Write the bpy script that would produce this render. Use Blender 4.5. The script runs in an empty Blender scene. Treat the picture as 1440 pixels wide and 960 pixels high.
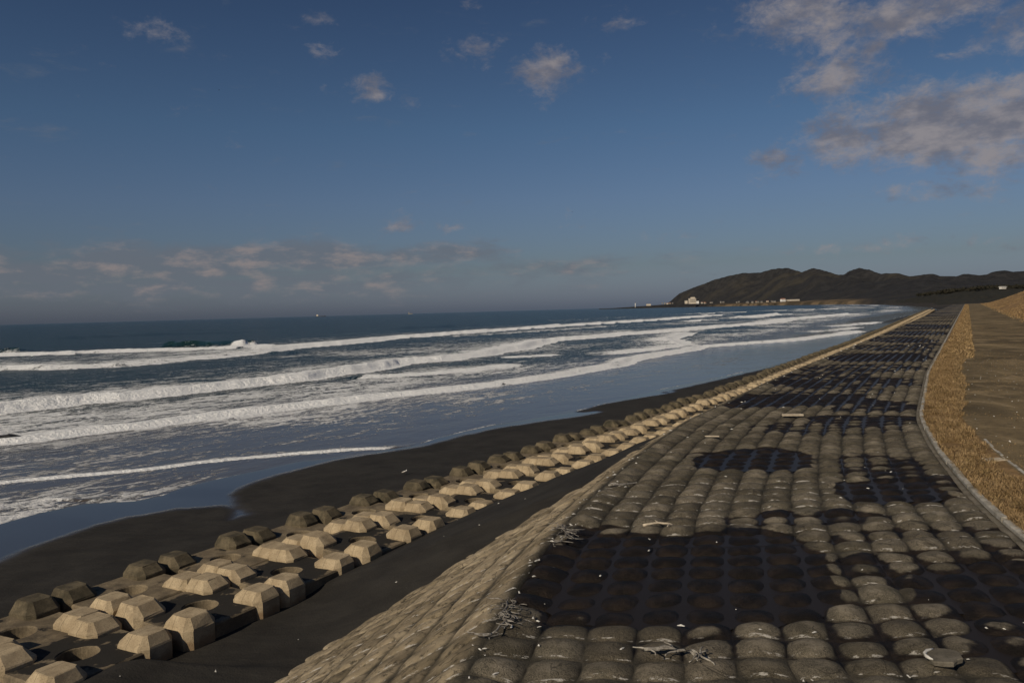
import bpy, bmesh, math, random
import numpy as np
from mathutils import Matrix, Vector
random.seed(7)
RNG = np.random.default_rng(7)
SC = bpy.context.scene
COL = SC.collection

# ------------------------------------------------------------------ camera
EYE = 3.2                       # eye above the revetment crest (crest z = 0)
FPX = 1080.0                    # focal length in photo pixels (1440 wide)
ROLL = math.radians(1.58)
PITCH = math.atan((480 - 437.0) * math.cos(ROLL) / FPX)
_F = np.array([0, math.cos(PITCH), -math.sin(PITCH)])
_R = np.array([1.0, 0, 0]); _U = np.cross(_R, _F)
CR = _R * math.cos(ROLL) - _U * math.sin(ROLL)
CU = _U * math.cos(ROLL) + _R * math.sin(ROLL)
cam = bpy.data.cameras.new('camera'); cam.lens = 27.0; cam.sensor_width = 36.0
cam.clip_start = 0.1; cam.clip_end = 120000
camo = bpy.data.objects.new('camera', cam); COL.objects.link(camo)
camo.matrix_world = Matrix(((CR[0], CU[0], -_F[0], 0), (CR[1], CU[1], -_F[1], 0),
                            (CR[2], CU[2], -_F[2], EYE), (0, 0, 0, 1)))
SC.camera = camo

def ray(x, y):
    d = _F * FPX + CR * (x - 720) + CU * (480 - y)
    return d / np.linalg.norm(d)

def at(x, y, z=0.0):
    """where the line of sight through a photo point meets the level z"""
    d = ray(x, y)
    t = (z - EYE) / d[2]
    return np.array([d[0] * t, d[1] * t, z])

def at_d(x, y, dist):
    d = ray(x, y); k = dist / d[1]
    return np.array([d[0] * k, dist, EYE + d[2] * k])

def pix(P):
    P = np.asarray(P, float) - np.array([0, 0, EYE])
    w = P @ _F
    return 720 + FPX * (P @ CR) / w, 480 - FPX * (P @ CU) / w, w

# ------------------------------------------------------------------ light
SUN_EL = math.radians(31)
SUN_AZ = (-0.60, -0.80)                      # horizontal direction TO the sun
az = math.atan2(SUN_AZ[0], SUN_AZ[1])
sun = bpy.data.lights.new('sun', 'SUN'); sun.energy = 4.1; sun.angle = math.radians(0.5)
sun.color = (1.0, 0.87, 0.68)
suno = bpy.data.objects.new('sun', sun); COL.objects.link(suno)
sdir = Vector((SUN_AZ[0] * math.cos(SUN_EL), SUN_AZ[1] * math.cos(SUN_EL), math.sin(SUN_EL)))
suno.rotation_euler = sdir.to_track_quat('Z', 'Y').to_euler()
suno.location = sdir * 50

SC.view_settings.view_transform = 'Standard'
try: SC.view_settings.look = 'None'
except Exception: pass
SC.view_settings.gamma = 1.0
SC.view_settings.exposure = -0.25

# ------------------------------------------------------------------ node helpers
class NT:
    def __init__(s, tree): s.t = tree; s.n = tree.nodes; s.l = tree.links
    def new(s, typ, **kw):
        n = s.n.new(typ)
        for k, v in kw.items(): setattr(n, k, v)
        return n
    def put(s, sock, v):
        if isinstance(v, bpy.types.NodeSocket): s.l.new(v, sock)
        elif v is not None: sock.default_value = v
    def math(s, op, a, b=None, c=None, clamp=False):
        n = s.new('ShaderNodeMath', operation=op, use_clamp=clamp)
        s.put(n.inputs[0], a)
        if b is not None: s.put(n.inputs[1], b)
        if c is not None: s.put(n.inputs[2], c)
        return n.outputs[0]
    def vmath(s, op, a, b=None, c=None):
        n = s.new('ShaderNodeVectorMath', operation=op)
        s.put(n.inputs[0], a)
        if b is not None: s.put(n.inputs[1], b)
        if c is not None and op == 'SCALE': s.put(n.inputs[3], c)
        return n.outputs[1] if op in ('LENGTH', 'DOT_PRODUCT', 'DISTANCE') else n.outputs[0]
    def noise(s, vec, scale, detail=4, rough=0.55, dist=0.0):
        n = s.new('ShaderNodeTexNoise')
        if vec is not None: s.l.new(vec, n.inputs['Vector'])
        n.inputs['Scale'].default_value = scale; n.inputs['Detail'].default_value = detail
        n.inputs['Roughness'].default_value = rough; n.inputs['Distortion'].default_value = dist
        return n.outputs['Fac']
    def step(s, v, lo, hi, o0=0.0, o1=1.0):
        n = s.new('ShaderNodeMapRange', interpolation_type='SMOOTHSTEP')
        s.put(n.inputs[0], v); s.put(n.inputs[1], lo); s.put(n.inputs[2], hi)
        n.inputs[3].default_value = o0; n.inputs[4].default_value = o1
        return n.outputs[0]
    def mix(s, f, a, b, mode='MIX'):
        n = s.new('ShaderNodeMix', data_type='RGBA', blend_type=mode)
        s.put(n.inputs[0], f)
        for i, v in ((6, a), (7, b)):
            if isinstance(v, tuple) and len(v) == 3: v = v + (1,)
            s.put(n.inputs[i], v)
        return n.outputs[2]
    def mixf(s, f, a, b):
        n = s.new('ShaderNodeMix', data_type='FLOAT')
        s.put(n.inputs[0], f); s.put(n.inputs[2], a); s.put(n.inputs[3], b)
        return n.outputs[0]
    def attr(s, name): return s.new('ShaderNodeAttribute', attribute_name=name).outputs['Fac']
    def pos(s): return s.new('ShaderNodeNewGeometry').outputs['Position']
    def mapping(s, vec, scale=(1, 1, 1), rot=(0, 0, 0)):
        n = s.new('ShaderNodeMapping'); s.l.new(vec, n.inputs[0])
        n.inputs['Scale'].default_value = scale; n.inputs['Rotation'].default_value = rot
        return n.outputs[0]
    def bump(s, h, strength, dist, normal=None):
        n = s.new('ShaderNodeBump'); s.l.new(h, n.inputs['Height'])
        n.inputs['Strength'].default_value = strength; n.inputs['Distance'].default_value = dist
        if normal is not None: s.l.new(normal, n.inputs['Normal'])
        return n.outputs[0]

def material(name):
    m = bpy.data.materials.new(name); m.use_nodes = True
    k = NT(m.node_tree); k.n.clear()
    out = k.new('ShaderNodeOutputMaterial'); b = k.new('ShaderNodeBsdfPrincipled')
    k.l.new(b.outputs[0], out.inputs[0])
    return m, k, b

def setp(k, b, color=None, rough=None, normal=None, spec=None):
    if color is not None:
        if isinstance(color, tuple): color = color + (1,) if len(color) == 3 else color
        k.put(b.inputs['Base Color'], color)
    if rough is not None: k.put(b.inputs['Roughness'], rough)
    if normal is not None: k.l.new(normal, b.inputs['Normal'])
    if spec is not None: k.put(b.inputs['Specular IOR Level'], spec)

# ------------------------------------------------------------------ world: sky and clouds
W = bpy.data.worlds.new('World'); SC.world = W; W.use_nodes = True
k = NT(W.node_tree); k.n.clear()
wout = k.new('ShaderNodeOutputWorld'); bg = k.new('ShaderNodeBackground'); k.l.new(bg.outputs[0], wout.inputs[0])
sky = k.new('ShaderNodeTexSky', sky_type='NISHITA'); sky.sun_disc = False
sky.sun_elevation = SUN_EL; sky.sun_rotation = az
sky.altitude = 0; sky.air_density = 1.0; sky.dust_density = 1.2; sky.ozone_density = 2.5
tc = k.new('ShaderNodeTexCoord'); dirv = tc.outputs['Generated']
SKY_STRENGTH = 0.055
sep = k.new('ShaderNodeSeparateXYZ'); k.l.new(dirv, sep.inputs[0])
elev = sep.outputs[2]
# cloud fields: groups of soft blobs in direction space broken up by noise
def blob_field(blobs):
    cur = None
    for (px, py, rx, ry, a) in blobs:
        d = Vector(ray(px, py)); rt = Vector((d.y, -d.x, 0)).normalized(); up = rt.cross(d)
        x = k.vmath('DOT_PRODUCT', dirv, tuple(rt * (FPX / rx)))
        y = k.vmath('DOT_PRODUCT', dirv, tuple(up * (FPX / ry)))
        f = k.vmath('DOT_PRODUCT', dirv, tuple(d))
        r2 = k.math('ADD', k.math('MULTIPLY', x, x), k.math('MULTIPLY', y, y))
        g = k.math('MULTIPLY', k.math('EXPONENT', k.math('MULTIPLY', r2, -1.0)), a)
        g = k.math('MULTIPLY', g, k.math('GREATER_THAN', f, 0.0))
        cur = g if cur is None else k.math('MAXIMUM', cur, g)
    return cur
warp = k.mapping(dirv, (1, 1, 1.6))
n1 = k.noise(warp, 9.0, 8, 0.64, 0.35)
n2 = k.noise(warp, 30.0, 6, 0.66, 0.5)
n3 = k.noise(warp, 75.0, 5, 0.65, 0.5)
nn = k.math('ADD', k.math('MULTIPLY', n1, 0.45), k.math('ADD', k.math('MULTIPLY', n2, 0.35), k.math('MULTIPLY', n3, 0.20)))
nn = k.math('ADD', k.math('MULTIPLY', k.math('SUBTRACT', nn, 0.5), 2.0), 0.5)
high = blob_field([(1385, 175, 170, 45, 1.0), (1250, 195, 130, 38, 0.95), (1300, 150, 120, 34, 0.8), (1180, 180, 70, 26, 0.7), (1400, 130, 90, 34, 0.85), (1230, 70, 60, 26, 0.6), (1370, 60, 60, 30, 0.5), (1430, 215, 90, 30, 0.9), (1085, 222, 34, 16, 0.72),
                   (1195, 105, 95, 34, 0.75), (1140, 20, 75, 55, 0.8), (1310, 15, 130, 38, 0.85), (1425, 30, 70, 60, 0.6),
                   (765, 100, 45, 38, 0.62), (672, 62, 46, 28, 0.58), (526, 126, 24, 24, 0.60), (447, 28, 34, 14, 0.5), (455, 70, 36, 16, 0.5),
                   (207, 46, 38, 14, 0.48), (660, 8, 30, 12, 0.45), (870, 38, 26, 12, 0.5), (1048, 44, 20, 12, 0.42), (585, 145, 26, 12, 0.36),
                   (1340, 265, 150, 22, 0.50), (565, 318, 30, 12, 0.44), (1240, 345, 160, 16, 0.46), (970, 330, 60, 10, 0.36), (632, 322, 30, 8, 0.40)])
cden = k.step(k.math('ADD', nn, k.math('MULTIPLY', high, 0.70)), 0.66, 1.14)
bank = blob_field([(60, 385, 190, 26, 0.8), (250, 372, 210, 28, 0.95), (430, 362, 170, 22, 0.95), (600, 358, 140, 18, 0.75), (780, 378, 200, 18, 0.5), (300, 400, 420, 22, 0.7), (-250, 390, 300, 30, 0.8)])
b1 = k.noise(k.mapping(dirv, (1, 1, 3.6)), 15.0, 6, 0.62, 0.3)
bden = k.step(k.math('ADD', b1, k.math('MULTIPLY', bank, 0.66)), 0.58, 1.06)
# sky colour toned a little greyer low down, as sea air does
skyc = k.new('ShaderNodeHueSaturation'); k.l.new(sky.outputs[0], skyc.inputs['Color'])
skyc.inputs['Saturation'].default_value = 0.92; skyc.inputs['Value'].default_value = 1.0
ramp = k.new('ShaderNodeValToRGB'); k.l.new(k.math('MULTIPLY', elev, 2.0), ramp.inputs[0])
RAMP = [(0.0, (0.76, 0.86, 1.30)), (0.03, (0.74, 0.83, 1.22)), (0.11, (0.665, 0.72, 0.88)), (0.278, (0.675, 0.76, 0.95)), (0.454, (0.58, 0.75, 0.93)), (0.736, (0.45, 0.58, 0.76)), (1.0, (0.40, 0.53, 0.72))]
while len(ramp.color_ramp.elements) < len(RAMP): ramp.color_ramp.elements.new(0.5)
for e_, (p_, c_) in zip(ramp.color_ramp.elements, RAMP): e_.position = p_; e_.color = tuple(v / 1.3 for v in c_) + (1,)
skyt = k.vmath('SCALE', ramp.outputs[0], None, 1.3)
skym = k.mix(1.0, skyc.outputs[0], skyt, 'MULTIPLY')
shade = k.noise(k.mapping(dirv, (1, 1, 2.2)), 20.0, 5, 0.6)
CS = 1.0 / SKY_STRENGTH
def sc(c): return tuple(v * CS for v in c)
ccol = k.mix(k.step(shade, 0.36, 0.66), sc((0.170, 0.170, 0.205)), sc((0.325, 0.296, 0.302)))
bcol = k.mix(k.step(k.noise(k.mapping(dirv, (1, 1, 3.0)), 24.0, 5, 0.6), 0.46, 0.72), sc((0.152, 0.172, 0.208)), sc((0.310, 0.262, 0.256)))
c1 = k.mix(k.math('MULTIPLY', bden, 0.80), skym, bcol)
c2 = k.mix(k.math('MULTIPLY', cden, 0.88), c1, ccol)
k.l.new(c2, bg.inputs['Color']); bg.inputs['Strength'].default_value = SKY_STRENGTH

# ------------------------------------------------------------------ numpy noise
_perm = RNG.random((256, 256))
def vnoise(x, y):
    xi = np.floor(x).astype(int); yi = np.floor(y).astype(int); fx = x - xi; fy = y - yi
    fx = fx * fx * (3 - 2 * fx); fy = fy * fy * (3 - 2 * fy)
    g = lambda a, b: _perm[a & 255, b & 255]
    return (g(xi, yi) * (1 - fx) + g(xi + 1, yi) * fx) * (1 - fy) + (g(xi, yi + 1) * (1 - fx) + g(xi + 1, yi + 1) * fx) * fy
def fbm(x, y, o=4):
    x = np.asarray(x, float); y = np.asarray(y, float); s = 0; a = 0.5; t = 0
    for i in range(o):
        s = s + a * vnoise(x * 2 ** i + 17.3 * i, y * 2 ** i + 9.1 * i); t += a; a *= 0.5
    return s / t
def sst(v, a, b):
    t = np.clip((v - a) / (b - a), 0, 1); return t * t * (3 - 2 * t)

# ------------------------------------------------------------------ mesh helpers
def link(name, me, mat=None, parent=None, smooth=False):
    if mat is not None and not me.materials: me.materials.append(mat)
    if smooth: me.polygons.foreach_set('use_smooth', np.ones(len(me.polygons), bool))
    o = bpy.data.objects.new(name, me); COL.objects.link(o)
    if parent is not None: o.parent = parent
    return o
def mesh(name, V, Fc, attrs=None):
    me = bpy.data.meshes.new(name)
    V = np.asarray(V, np.float32)
    if isinstance(Fc, np.ndarray) and Fc.ndim == 2:
        n, w = Fc.shape
        me.vertices.add(len(V)); me.vertices.foreach_set('co', V.ravel())
        me.loops.add(n * w); me.loops.foreach_set('vertex_index', Fc.ravel().astype(np.int32))
        me.polygons.add(n)
        me.polygons.foreach_set('loop_start', np.arange(0, n * w, w, dtype=np.int32))
        me.polygons.foreach_set('loop_total', np.full(n, w, np.int32))
        me.update(calc_edges=True)
    else:
        me.from_pydata([tuple(map(float, v)) for v in V], [], [tuple(int(i) for i in f) for f in Fc]); me.update()
    if attrs:
        for a, d in attrs.items():
            me.attributes.new(a, 'FLOAT', 'POINT').data.foreach_set('value', np.asarray(d, np.float32).ravel())
    return me
def grid_faces(nr, nc):
    i = np.arange(nr - 1)[:, None] * nc + np.arange(nc - 1)[None, :]
    return np.stack([i, i + 1, i + nc + 1, i + nc], -1).reshape(-1, 4)
def tag(o, label=None, cat=None, group=None, kind=None):
    if label: o['label'] = label
    if cat: o['category'] = cat
    if group: o['group'] = group
    if kind: o['kind'] = kind
    return o
def empty(name, loc=(0, 0, 0), rz=0, label=None, cat=None, group=None):
    o = bpy.data.objects.new(name, None); COL.objects.link(o); o.location = tuple(map(float, loc)); o.rotation_euler = (0, 0, rz)
    o.empty_display_size = 0.2
    return tag(o, label, cat, group)
class MB:
    """collects simple solids into one mesh"""
    def __init__(s): s.V = []; s.F = []
    def add(s, V, Fc):
        b = len(s.V); s.V += [tuple(map(float, v)) for v in V]; s.F += [tuple(b + i for i in f) for f in Fc]
    def box(s, x0, x1, y0, y1, z0, z1, taper=0.0):
        t = taper
        s.add([(x0, y0, z0), (x1, y0, z0), (x1, y1, z0), (x0, y1, z0), (x0 + t, y0 + t, z1), (x1 - t, y0 + t, z1), (x1 - t, y1 - t, z1), (x0 + t, y1 - t, z1)],
              [(3, 2, 1, 0), (4, 5, 6, 7), (0, 1, 5, 4), (1, 2, 6, 5), (2, 3, 7, 6), (3, 0, 4, 7)])
    def gable(s, x0, x1, y0, y1, z0, z1, over=0.0):
        ym = (y0 + y1) / 2; x0 -= over; x1 += over; y0 -= over; y1 += over
        s.add([(x0, y0, z0), (x1, y0, z0), (x1, y1, z0), (x0, y1, z0), (x0, ym, z1), (x1, ym, z1)],
              [(0, 1, 5, 4), (2, 3, 4, 5), (0, 4, 3), (1, 2, 5), (3, 2, 1, 0)])
    def tube(s, pts, rad, seg=6):
        pts = [Vector(p) for p in pts]; rings = []
        b = len(s.V)
        for i, p in enumerate(pts):
            d = (pts[min(i + 1, len(pts) - 1)] - pts[max(i - 1, 0)]).normalized()
            a = d.orthogonal().normalized(); c = d.cross(a); r = rad[i] if isinstance(rad, (list, tuple)) else rad
            for q in range(seg):
                t = 2 * math.pi * q / seg; s.V.append(tuple(p + (a * math.cos(t) + c * math.sin(t)) * r))
        for i in range(len(pts) - 1):
            for q in range(seg):
                s.F.append((b + i * seg + q, b + i * seg + (q + 1) % seg, b + (i + 1) * seg + (q + 1) % seg, b + (i + 1) * seg + q))
        s.F.append(tuple(b + q for q in reversed(range(seg)))); s.F.append(tuple(b + (len(pts) - 1) * seg + q for q in range(seg)))
    def lathe(s, prof, seg=12, c=(0, 0, 0)):
        b = len(s.V)
        for r, z in prof:
            for q in range(seg):
                t = 2 * math.pi * q / seg; s.V.append((c[0] + r * math.cos(t), c[1] + r * math.sin(t), c[2] + z))
        for i in range(len(prof) - 1):
            for q in range(seg):
                s.F.append((b + i * seg + q, b + i * seg + (q + 1) % seg, b + (i + 1) * seg + (q + 1) % seg, b + (i + 1) * seg + q))
        s.F.append(tuple(b + q for q in reversed(range(seg)))); s.F.append(tuple(b + (len(prof) - 1) * seg + q for q in range(seg)))
    def build(s, name, mat, parent=None, smooth=False): return link(name, mesh(name, s.V, s.F), mat, parent, smooth)

# ------------------------------------------------------------------ the ground plan
# crest of the revetment (edge between flat top and seaward face): X as a function of Y
CY = np.array([-10, 0, 4, 7.53, 9.02, 11.05, 13.37, 16.52, 20.91, 33.34, 73.0, 700])
CX = np.array([-2.2, -1.4, -0.95, -0.29, 0.09, 0.65, 1.50, 2.75, 4.75, 11.72, 35.3, 408])
_cy = np.linspace(-10, 700, 7101); _cx = np.interp(_cy, CY, CX)
_ker = np.ones(31) / 31; _cxp = np.concatenate([np.full(15, _cx[0]) + np.arange(-15, 0) * (_cx[1] - _cx[0]), _cx, np.full(15, _cx[-1]) + np.arange(1, 16) * (_cx[-1] - _cx[-2])])
_cx = np.convolve(_cxp, _ker, 'valid')
def crest(Y): return np.interp(Y, _cy, _cx)
MATW = 6.12; NCOL = 13; BORD = 0.08; KERBX = MATW + BORD; ROWD = 0.42; Y0 = 4.4
SEA = -3.2
HEAD = math.radians(29.8)
RD = np.array([math.sin(HEAD), math.cos(HEAD)]); RC = np.array([math.cos(HEAD), -math.sin(HEAD)])   # along the block row; landward
PITCHB = 2.25
P0 = np.array([-5.93, 13.19])           # ground point of the first visible landward pair
def bend(Y): return np.interp(Y, [14, 20, 30, 47, 110, 400], [0, 0.3, 1.3, 2.8, 4.2, 4.8])
def qsea(X, Y):
    X = X - bend(Y)
    return -((X - P0[0]) * RC[0] + (Y - P0[1]) * RC[1])
def qsea_old(X, Y): return -((X - P0[0]) * RC[0] + (Y - P0[1]) * RC[1])      # distance seaward of the landward corner line

def polyline(pts, z): return np.array([at(x, y, z)[:2] for x, y in pts])
def sdist(X, Y, P):
    """signed distance to polyline (positive on its right), distance along it, and overshoot past its ends"""
    best = np.full(X.shape, 1e9); sg = np.zeros(X.shape); al = np.zeros(X.shape); ov = np.zeros(X.shape); L = 0
    n = len(P) - 1
    for i in range(n):
        a = P[i]; d = P[i + 1] - a; l = np.hypot(*d); u = d / l
        vx = X - a[0]; vy = Y - a[1]; t = vx * u[0] + vy * u[1]; c = u[0] * vy - u[1] * vx
        tc_ = np.clip(t, 0, l); dd = np.hypot(vx - tc_ * u[0], vy - tc_ * u[1])
        m = dd < best
        best = np.where(m, dd, best); sg = np.where(m, np.where(c < 0, 1.0, -1.0), sg); al = np.where(m, L + tc_, al)
        o = np.maximum(0, -t) if i == 0 else (np.maximum(0, t - l) if i == n - 1 else 0 * t)
        ov = np.where(m, o, ov); L += l
    return best * sg, al, ov, L
# water's edge
SHORE_PX = [(-900, 960), (-300, 812), (0, 739), (60, 722), (120, 710), (190, 706), (232, 698), (262, 686), (310, 674), (370, 661), (430, 648), (520, 637), (590, 626), (620, 616), (660, 606), (700, 597),
            (760, 588), (815, 578), (860, 566), (905, 555), (925, 549), (1000, 534), (1060, 520), (1100, 511), (1150, 497), (1185, 487), (1200, 481), (1226, 475), (1210, 469), (1232, 463), (1256, 459), (1238, 454),
            (1262, 447), (1296, 440), (1322, 435.5), (1300, 430.5), (1250, 428.0), (1200, 427.4), (1150, 427.3), (1100, 427.9)]
SHORE = polyline(SHORE_PX, SEA)

# polar style sheet: fine near, coarse far
def fan(x0, x1, nx, ds, wide=None):
    tx = (np.linspace(x0, x1, nx) - 720) / FPX
    if wide is not None: tx = np.concatenate([wide[0], tx, wide[1]])
    Y = np.asarray(ds)[:, None] * np.ones_like(tx)[None, :]; X = Y * tx[None, :]
    return X, Y
def inv_rows(d0, d1, n):   # uniform in 1/d
    return 1 / np.linspace(1 / d0, 1 / d1, n)

# ------------------------------------------------------------------ materials
def concrete(name, dark, light, stain, scale=1.0, moss=0.3):
    m, k, b = material(name); p = k.new('ShaderNodeTexCoord').outputs['Object']
    p = k.pos()
    a = k.noise(p, 2.6 * scale, 6, 0.62); f = k.noise(p, 38 * scale, 4, 0.7)
    c = k.mix(k.step(a, 0.33, 0.68), dark, light)
    c = k.mix(k.math('MULTIPLY', k.step(f, 0.42, 0.72), 0.55), c, tuple(v * 0.55 for v in dark))
    st = k.noise(k.mapping(p, (1, 1, 0.45)), 1.5 * scale, 6, 0.7, 0.4)
    c = k.mix(k.math('MULTIPLY', k.step(st, 0.52, 0.70), moss), c, stain)
    pits = k.noise(p, 75 * scale, 2, 0.5)
    c = k.mix(k.step(pits, 0.66, 0.74), c, (0.035, 0.03, 0.025))
    if moss < 0.55:
        hz = k.attr('height'); ln = k.math('ADD', hz, k.math('MULTIPLY', k.math('SUBTRACT', k.noise(p, 6, 4, 0.7), 0.5), 0.30))
        c = k.mix(k.math('MULTIPLY', k.step(ln, 0.10, 0.24, 1.0, 0.0), 0.60), c, (0.17, 0.095, 0.045))
        sj = k.math('ABSOLUTE', k.math('SUBTRACT', k.attr('joint'), 0.0)); c = k.mix(k.math('MULTIPLY', k.step(sj, 0.0, 0.012, 1.0, 0.0), 0.6), c, (0.07, 0.055, 0.035))
    h = k.math('ADD', k.math('MULTIPLY', a, 0.9), k.math('ADD', k.math('MULTIPLY', f, 0.35), k.math('MULTIPLY', k.step(pits, 0.62, 0.76), -0.5)))
    setp(k, b, c, 0.9, k.bump(h, 0.55, 0.02), 0.25)
    return m
M_BLOCK = concrete('pale_block_concrete', (0.31, 0.238, 0.148), (0.46, 0.365, 0.235), (0.14, 0.105, 0.068), 1.0, 0.5)
M_SLAB = concrete('slab_concrete', (0.120, 0.094, 0.062), (0.235, 0.185, 0.118), (0.055, 0.045, 0.033), 1.0, 0.75)
M_ALGAE = concrete('algae_dark_concrete', (0.058, 0.048, 0.03), (0.15, 0.12, 0.075), (0.022, 0.022, 0.014), 1.0, 0.8)
M_KERB = concrete('kerb_concrete', (0.26, 0.24, 0.20), (0.50, 0.475, 0.42), (0.10, 0.09, 0.06), 1.5, 0.7)
M_BORDER = concrete('border_concrete', (0.12, 0.105, 0.08), (0.21, 0.185, 0.145), (0.06, 0.055, 0.04), 1.3, 0.7)

def sandy_slab():
    m = M_SLAB.copy(); m.name = 'sand_dusted_slab'; k = NT(m.node_tree)
    b = next(n for n in k.n if n.type == 'BSDF_PRINCIPLED'); src = b.inputs['Base Color'].links[0].from_socket
    p = k.pos(); g = k.attr('dust')
    s = k.math('ADD', g, k.math('MULTIPLY', k.math('SUBTRACT', k.noise(p, 2.2, 5, 0.6), 0.5), 1.5))
    k.l.new(k.mix(k.step(s, 0.30, 0.42), src, (0.022, 0.0195, 0.016)), b.inputs['Base Color'])
    return m
M_SLABSAND = sandy_slab()

# revetment mat: woven concrete pillows, wet up to an uneven line where water stands
def mat_pillow():
    m, k, b = material('woven_concrete_pillow'); p = k.pos()
    hh = k.attr('rise'); wl = k.attr('wetline'); seam = k.attr('seam'); face = k.attr('face'); tone = k.attr('tone')
    a = k.noise(p, 3.2, 6, 0.65); f = k.noise(p, 46, 3, 0.75); f2 = k.noise(p, 150, 2, 0.7); big = k.noise(p, 0.55, 4, 0.6)
    c = k.mix(k.step(a, 0.32, 0.70), (0.080, 0.069, 0.052), (0.195, 0.168, 0.128))
    c = k.mix(k.math('MULTIPLY', k.step(big, 0.40, 0.66), 0.45), c, (0.10, 0.092, 0.066))
    c = k.mix(k.math('MULTIPLY', k.step(f, 0.45, 0.64), 0.75), c, (0.045, 0.038, 0.027))
    c = k.mix(k.math('MULTIPLY', k.step(f2, 0.52, 0.64), 0.75), c, (0.30, 0.26, 0.20))
    c = k.mix(face, c, k.mix(k.step(a, 0.32, 0.68), (0.235, 0.190, 0.130), (0.43, 0.355, 0.245)))  # seaward face painted paler: its stronger sunlight is put into the colour
    c = k.mix(k.math('MULTIPLY', face, k.step(k.noise(k.mapping(p, (1, 1, 1)), 9, 4, 0.7), 0.52, 0.68)), c, (0.085, 0.07, 0.048))
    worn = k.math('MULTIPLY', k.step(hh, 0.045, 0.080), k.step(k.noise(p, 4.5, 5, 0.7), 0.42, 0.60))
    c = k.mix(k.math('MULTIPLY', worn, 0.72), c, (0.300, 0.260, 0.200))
    moss = k.math('MULTIPLY', k.step(k.noise(p, 0.9, 5, 0.65, 0.5), 0.50, 0.64), k.step(k.noise(p, 9, 4, 0.7), 0.36, 0.56))
    c = k.mix(k.math('MULTIPLY', moss, k.math('SUBTRACT', 0.62, k.math('MULTIPLY', face, 0.4))), c, (0.052, 0.047, 0.031))
    cr = k.math('ABSOLUTE', k.math('SUBTRACT', k.noise(p, 1.7, 3, 0.55, 0.8), 0.5))
    c = k.mix(k.math('MULTIPLY', k.step(cr, 0.0, 0.007, 1.0, 0.0), 0.7), c, (0.03, 0.026, 0.02))
    tn = k.mix(tone, (0.62, 0.60, 0.55), (1.18, 1.16, 1.12))
    c = k.mix(1.0, c, tn, 'MULTIPLY')
    # darker colour low in the deep seams
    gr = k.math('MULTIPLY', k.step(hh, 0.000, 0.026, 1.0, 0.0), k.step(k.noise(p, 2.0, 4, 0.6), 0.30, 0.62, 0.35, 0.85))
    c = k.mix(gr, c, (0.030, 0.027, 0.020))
    # salt and shell grit caught along the row seams
    sv = k.noise(k.mapping(p, (2.2, 7, 4)), 2.6, 5, 0.75)
    sm = k.math('MULTIPLY', k.step(seam, 0.55, 0.80), k.step(sv, 0.52, 0.58))
    c = k.mix(k.math('MULTIPLY', sm, 0.9), c, (0.50, 0.47, 0.42))
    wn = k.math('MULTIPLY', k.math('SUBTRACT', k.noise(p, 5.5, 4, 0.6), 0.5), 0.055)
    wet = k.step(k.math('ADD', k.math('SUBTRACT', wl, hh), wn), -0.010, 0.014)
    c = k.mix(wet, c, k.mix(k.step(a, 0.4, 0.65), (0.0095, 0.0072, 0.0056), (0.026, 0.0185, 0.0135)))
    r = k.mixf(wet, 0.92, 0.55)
    h = k.math('ADD', k.math('MULTIPLY', a, 0.6), k.math('ADD', k.math('MULTIPLY', f, 0.5), k.math('MULTIPLY', f2, 0.25)))
    setp(k, b, c, r, k.bump(h, 0.9, 0.045), k.mixf(wet, 0.25, 0.16))
    return m
M_PILLOW = mat_pillow()

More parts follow.
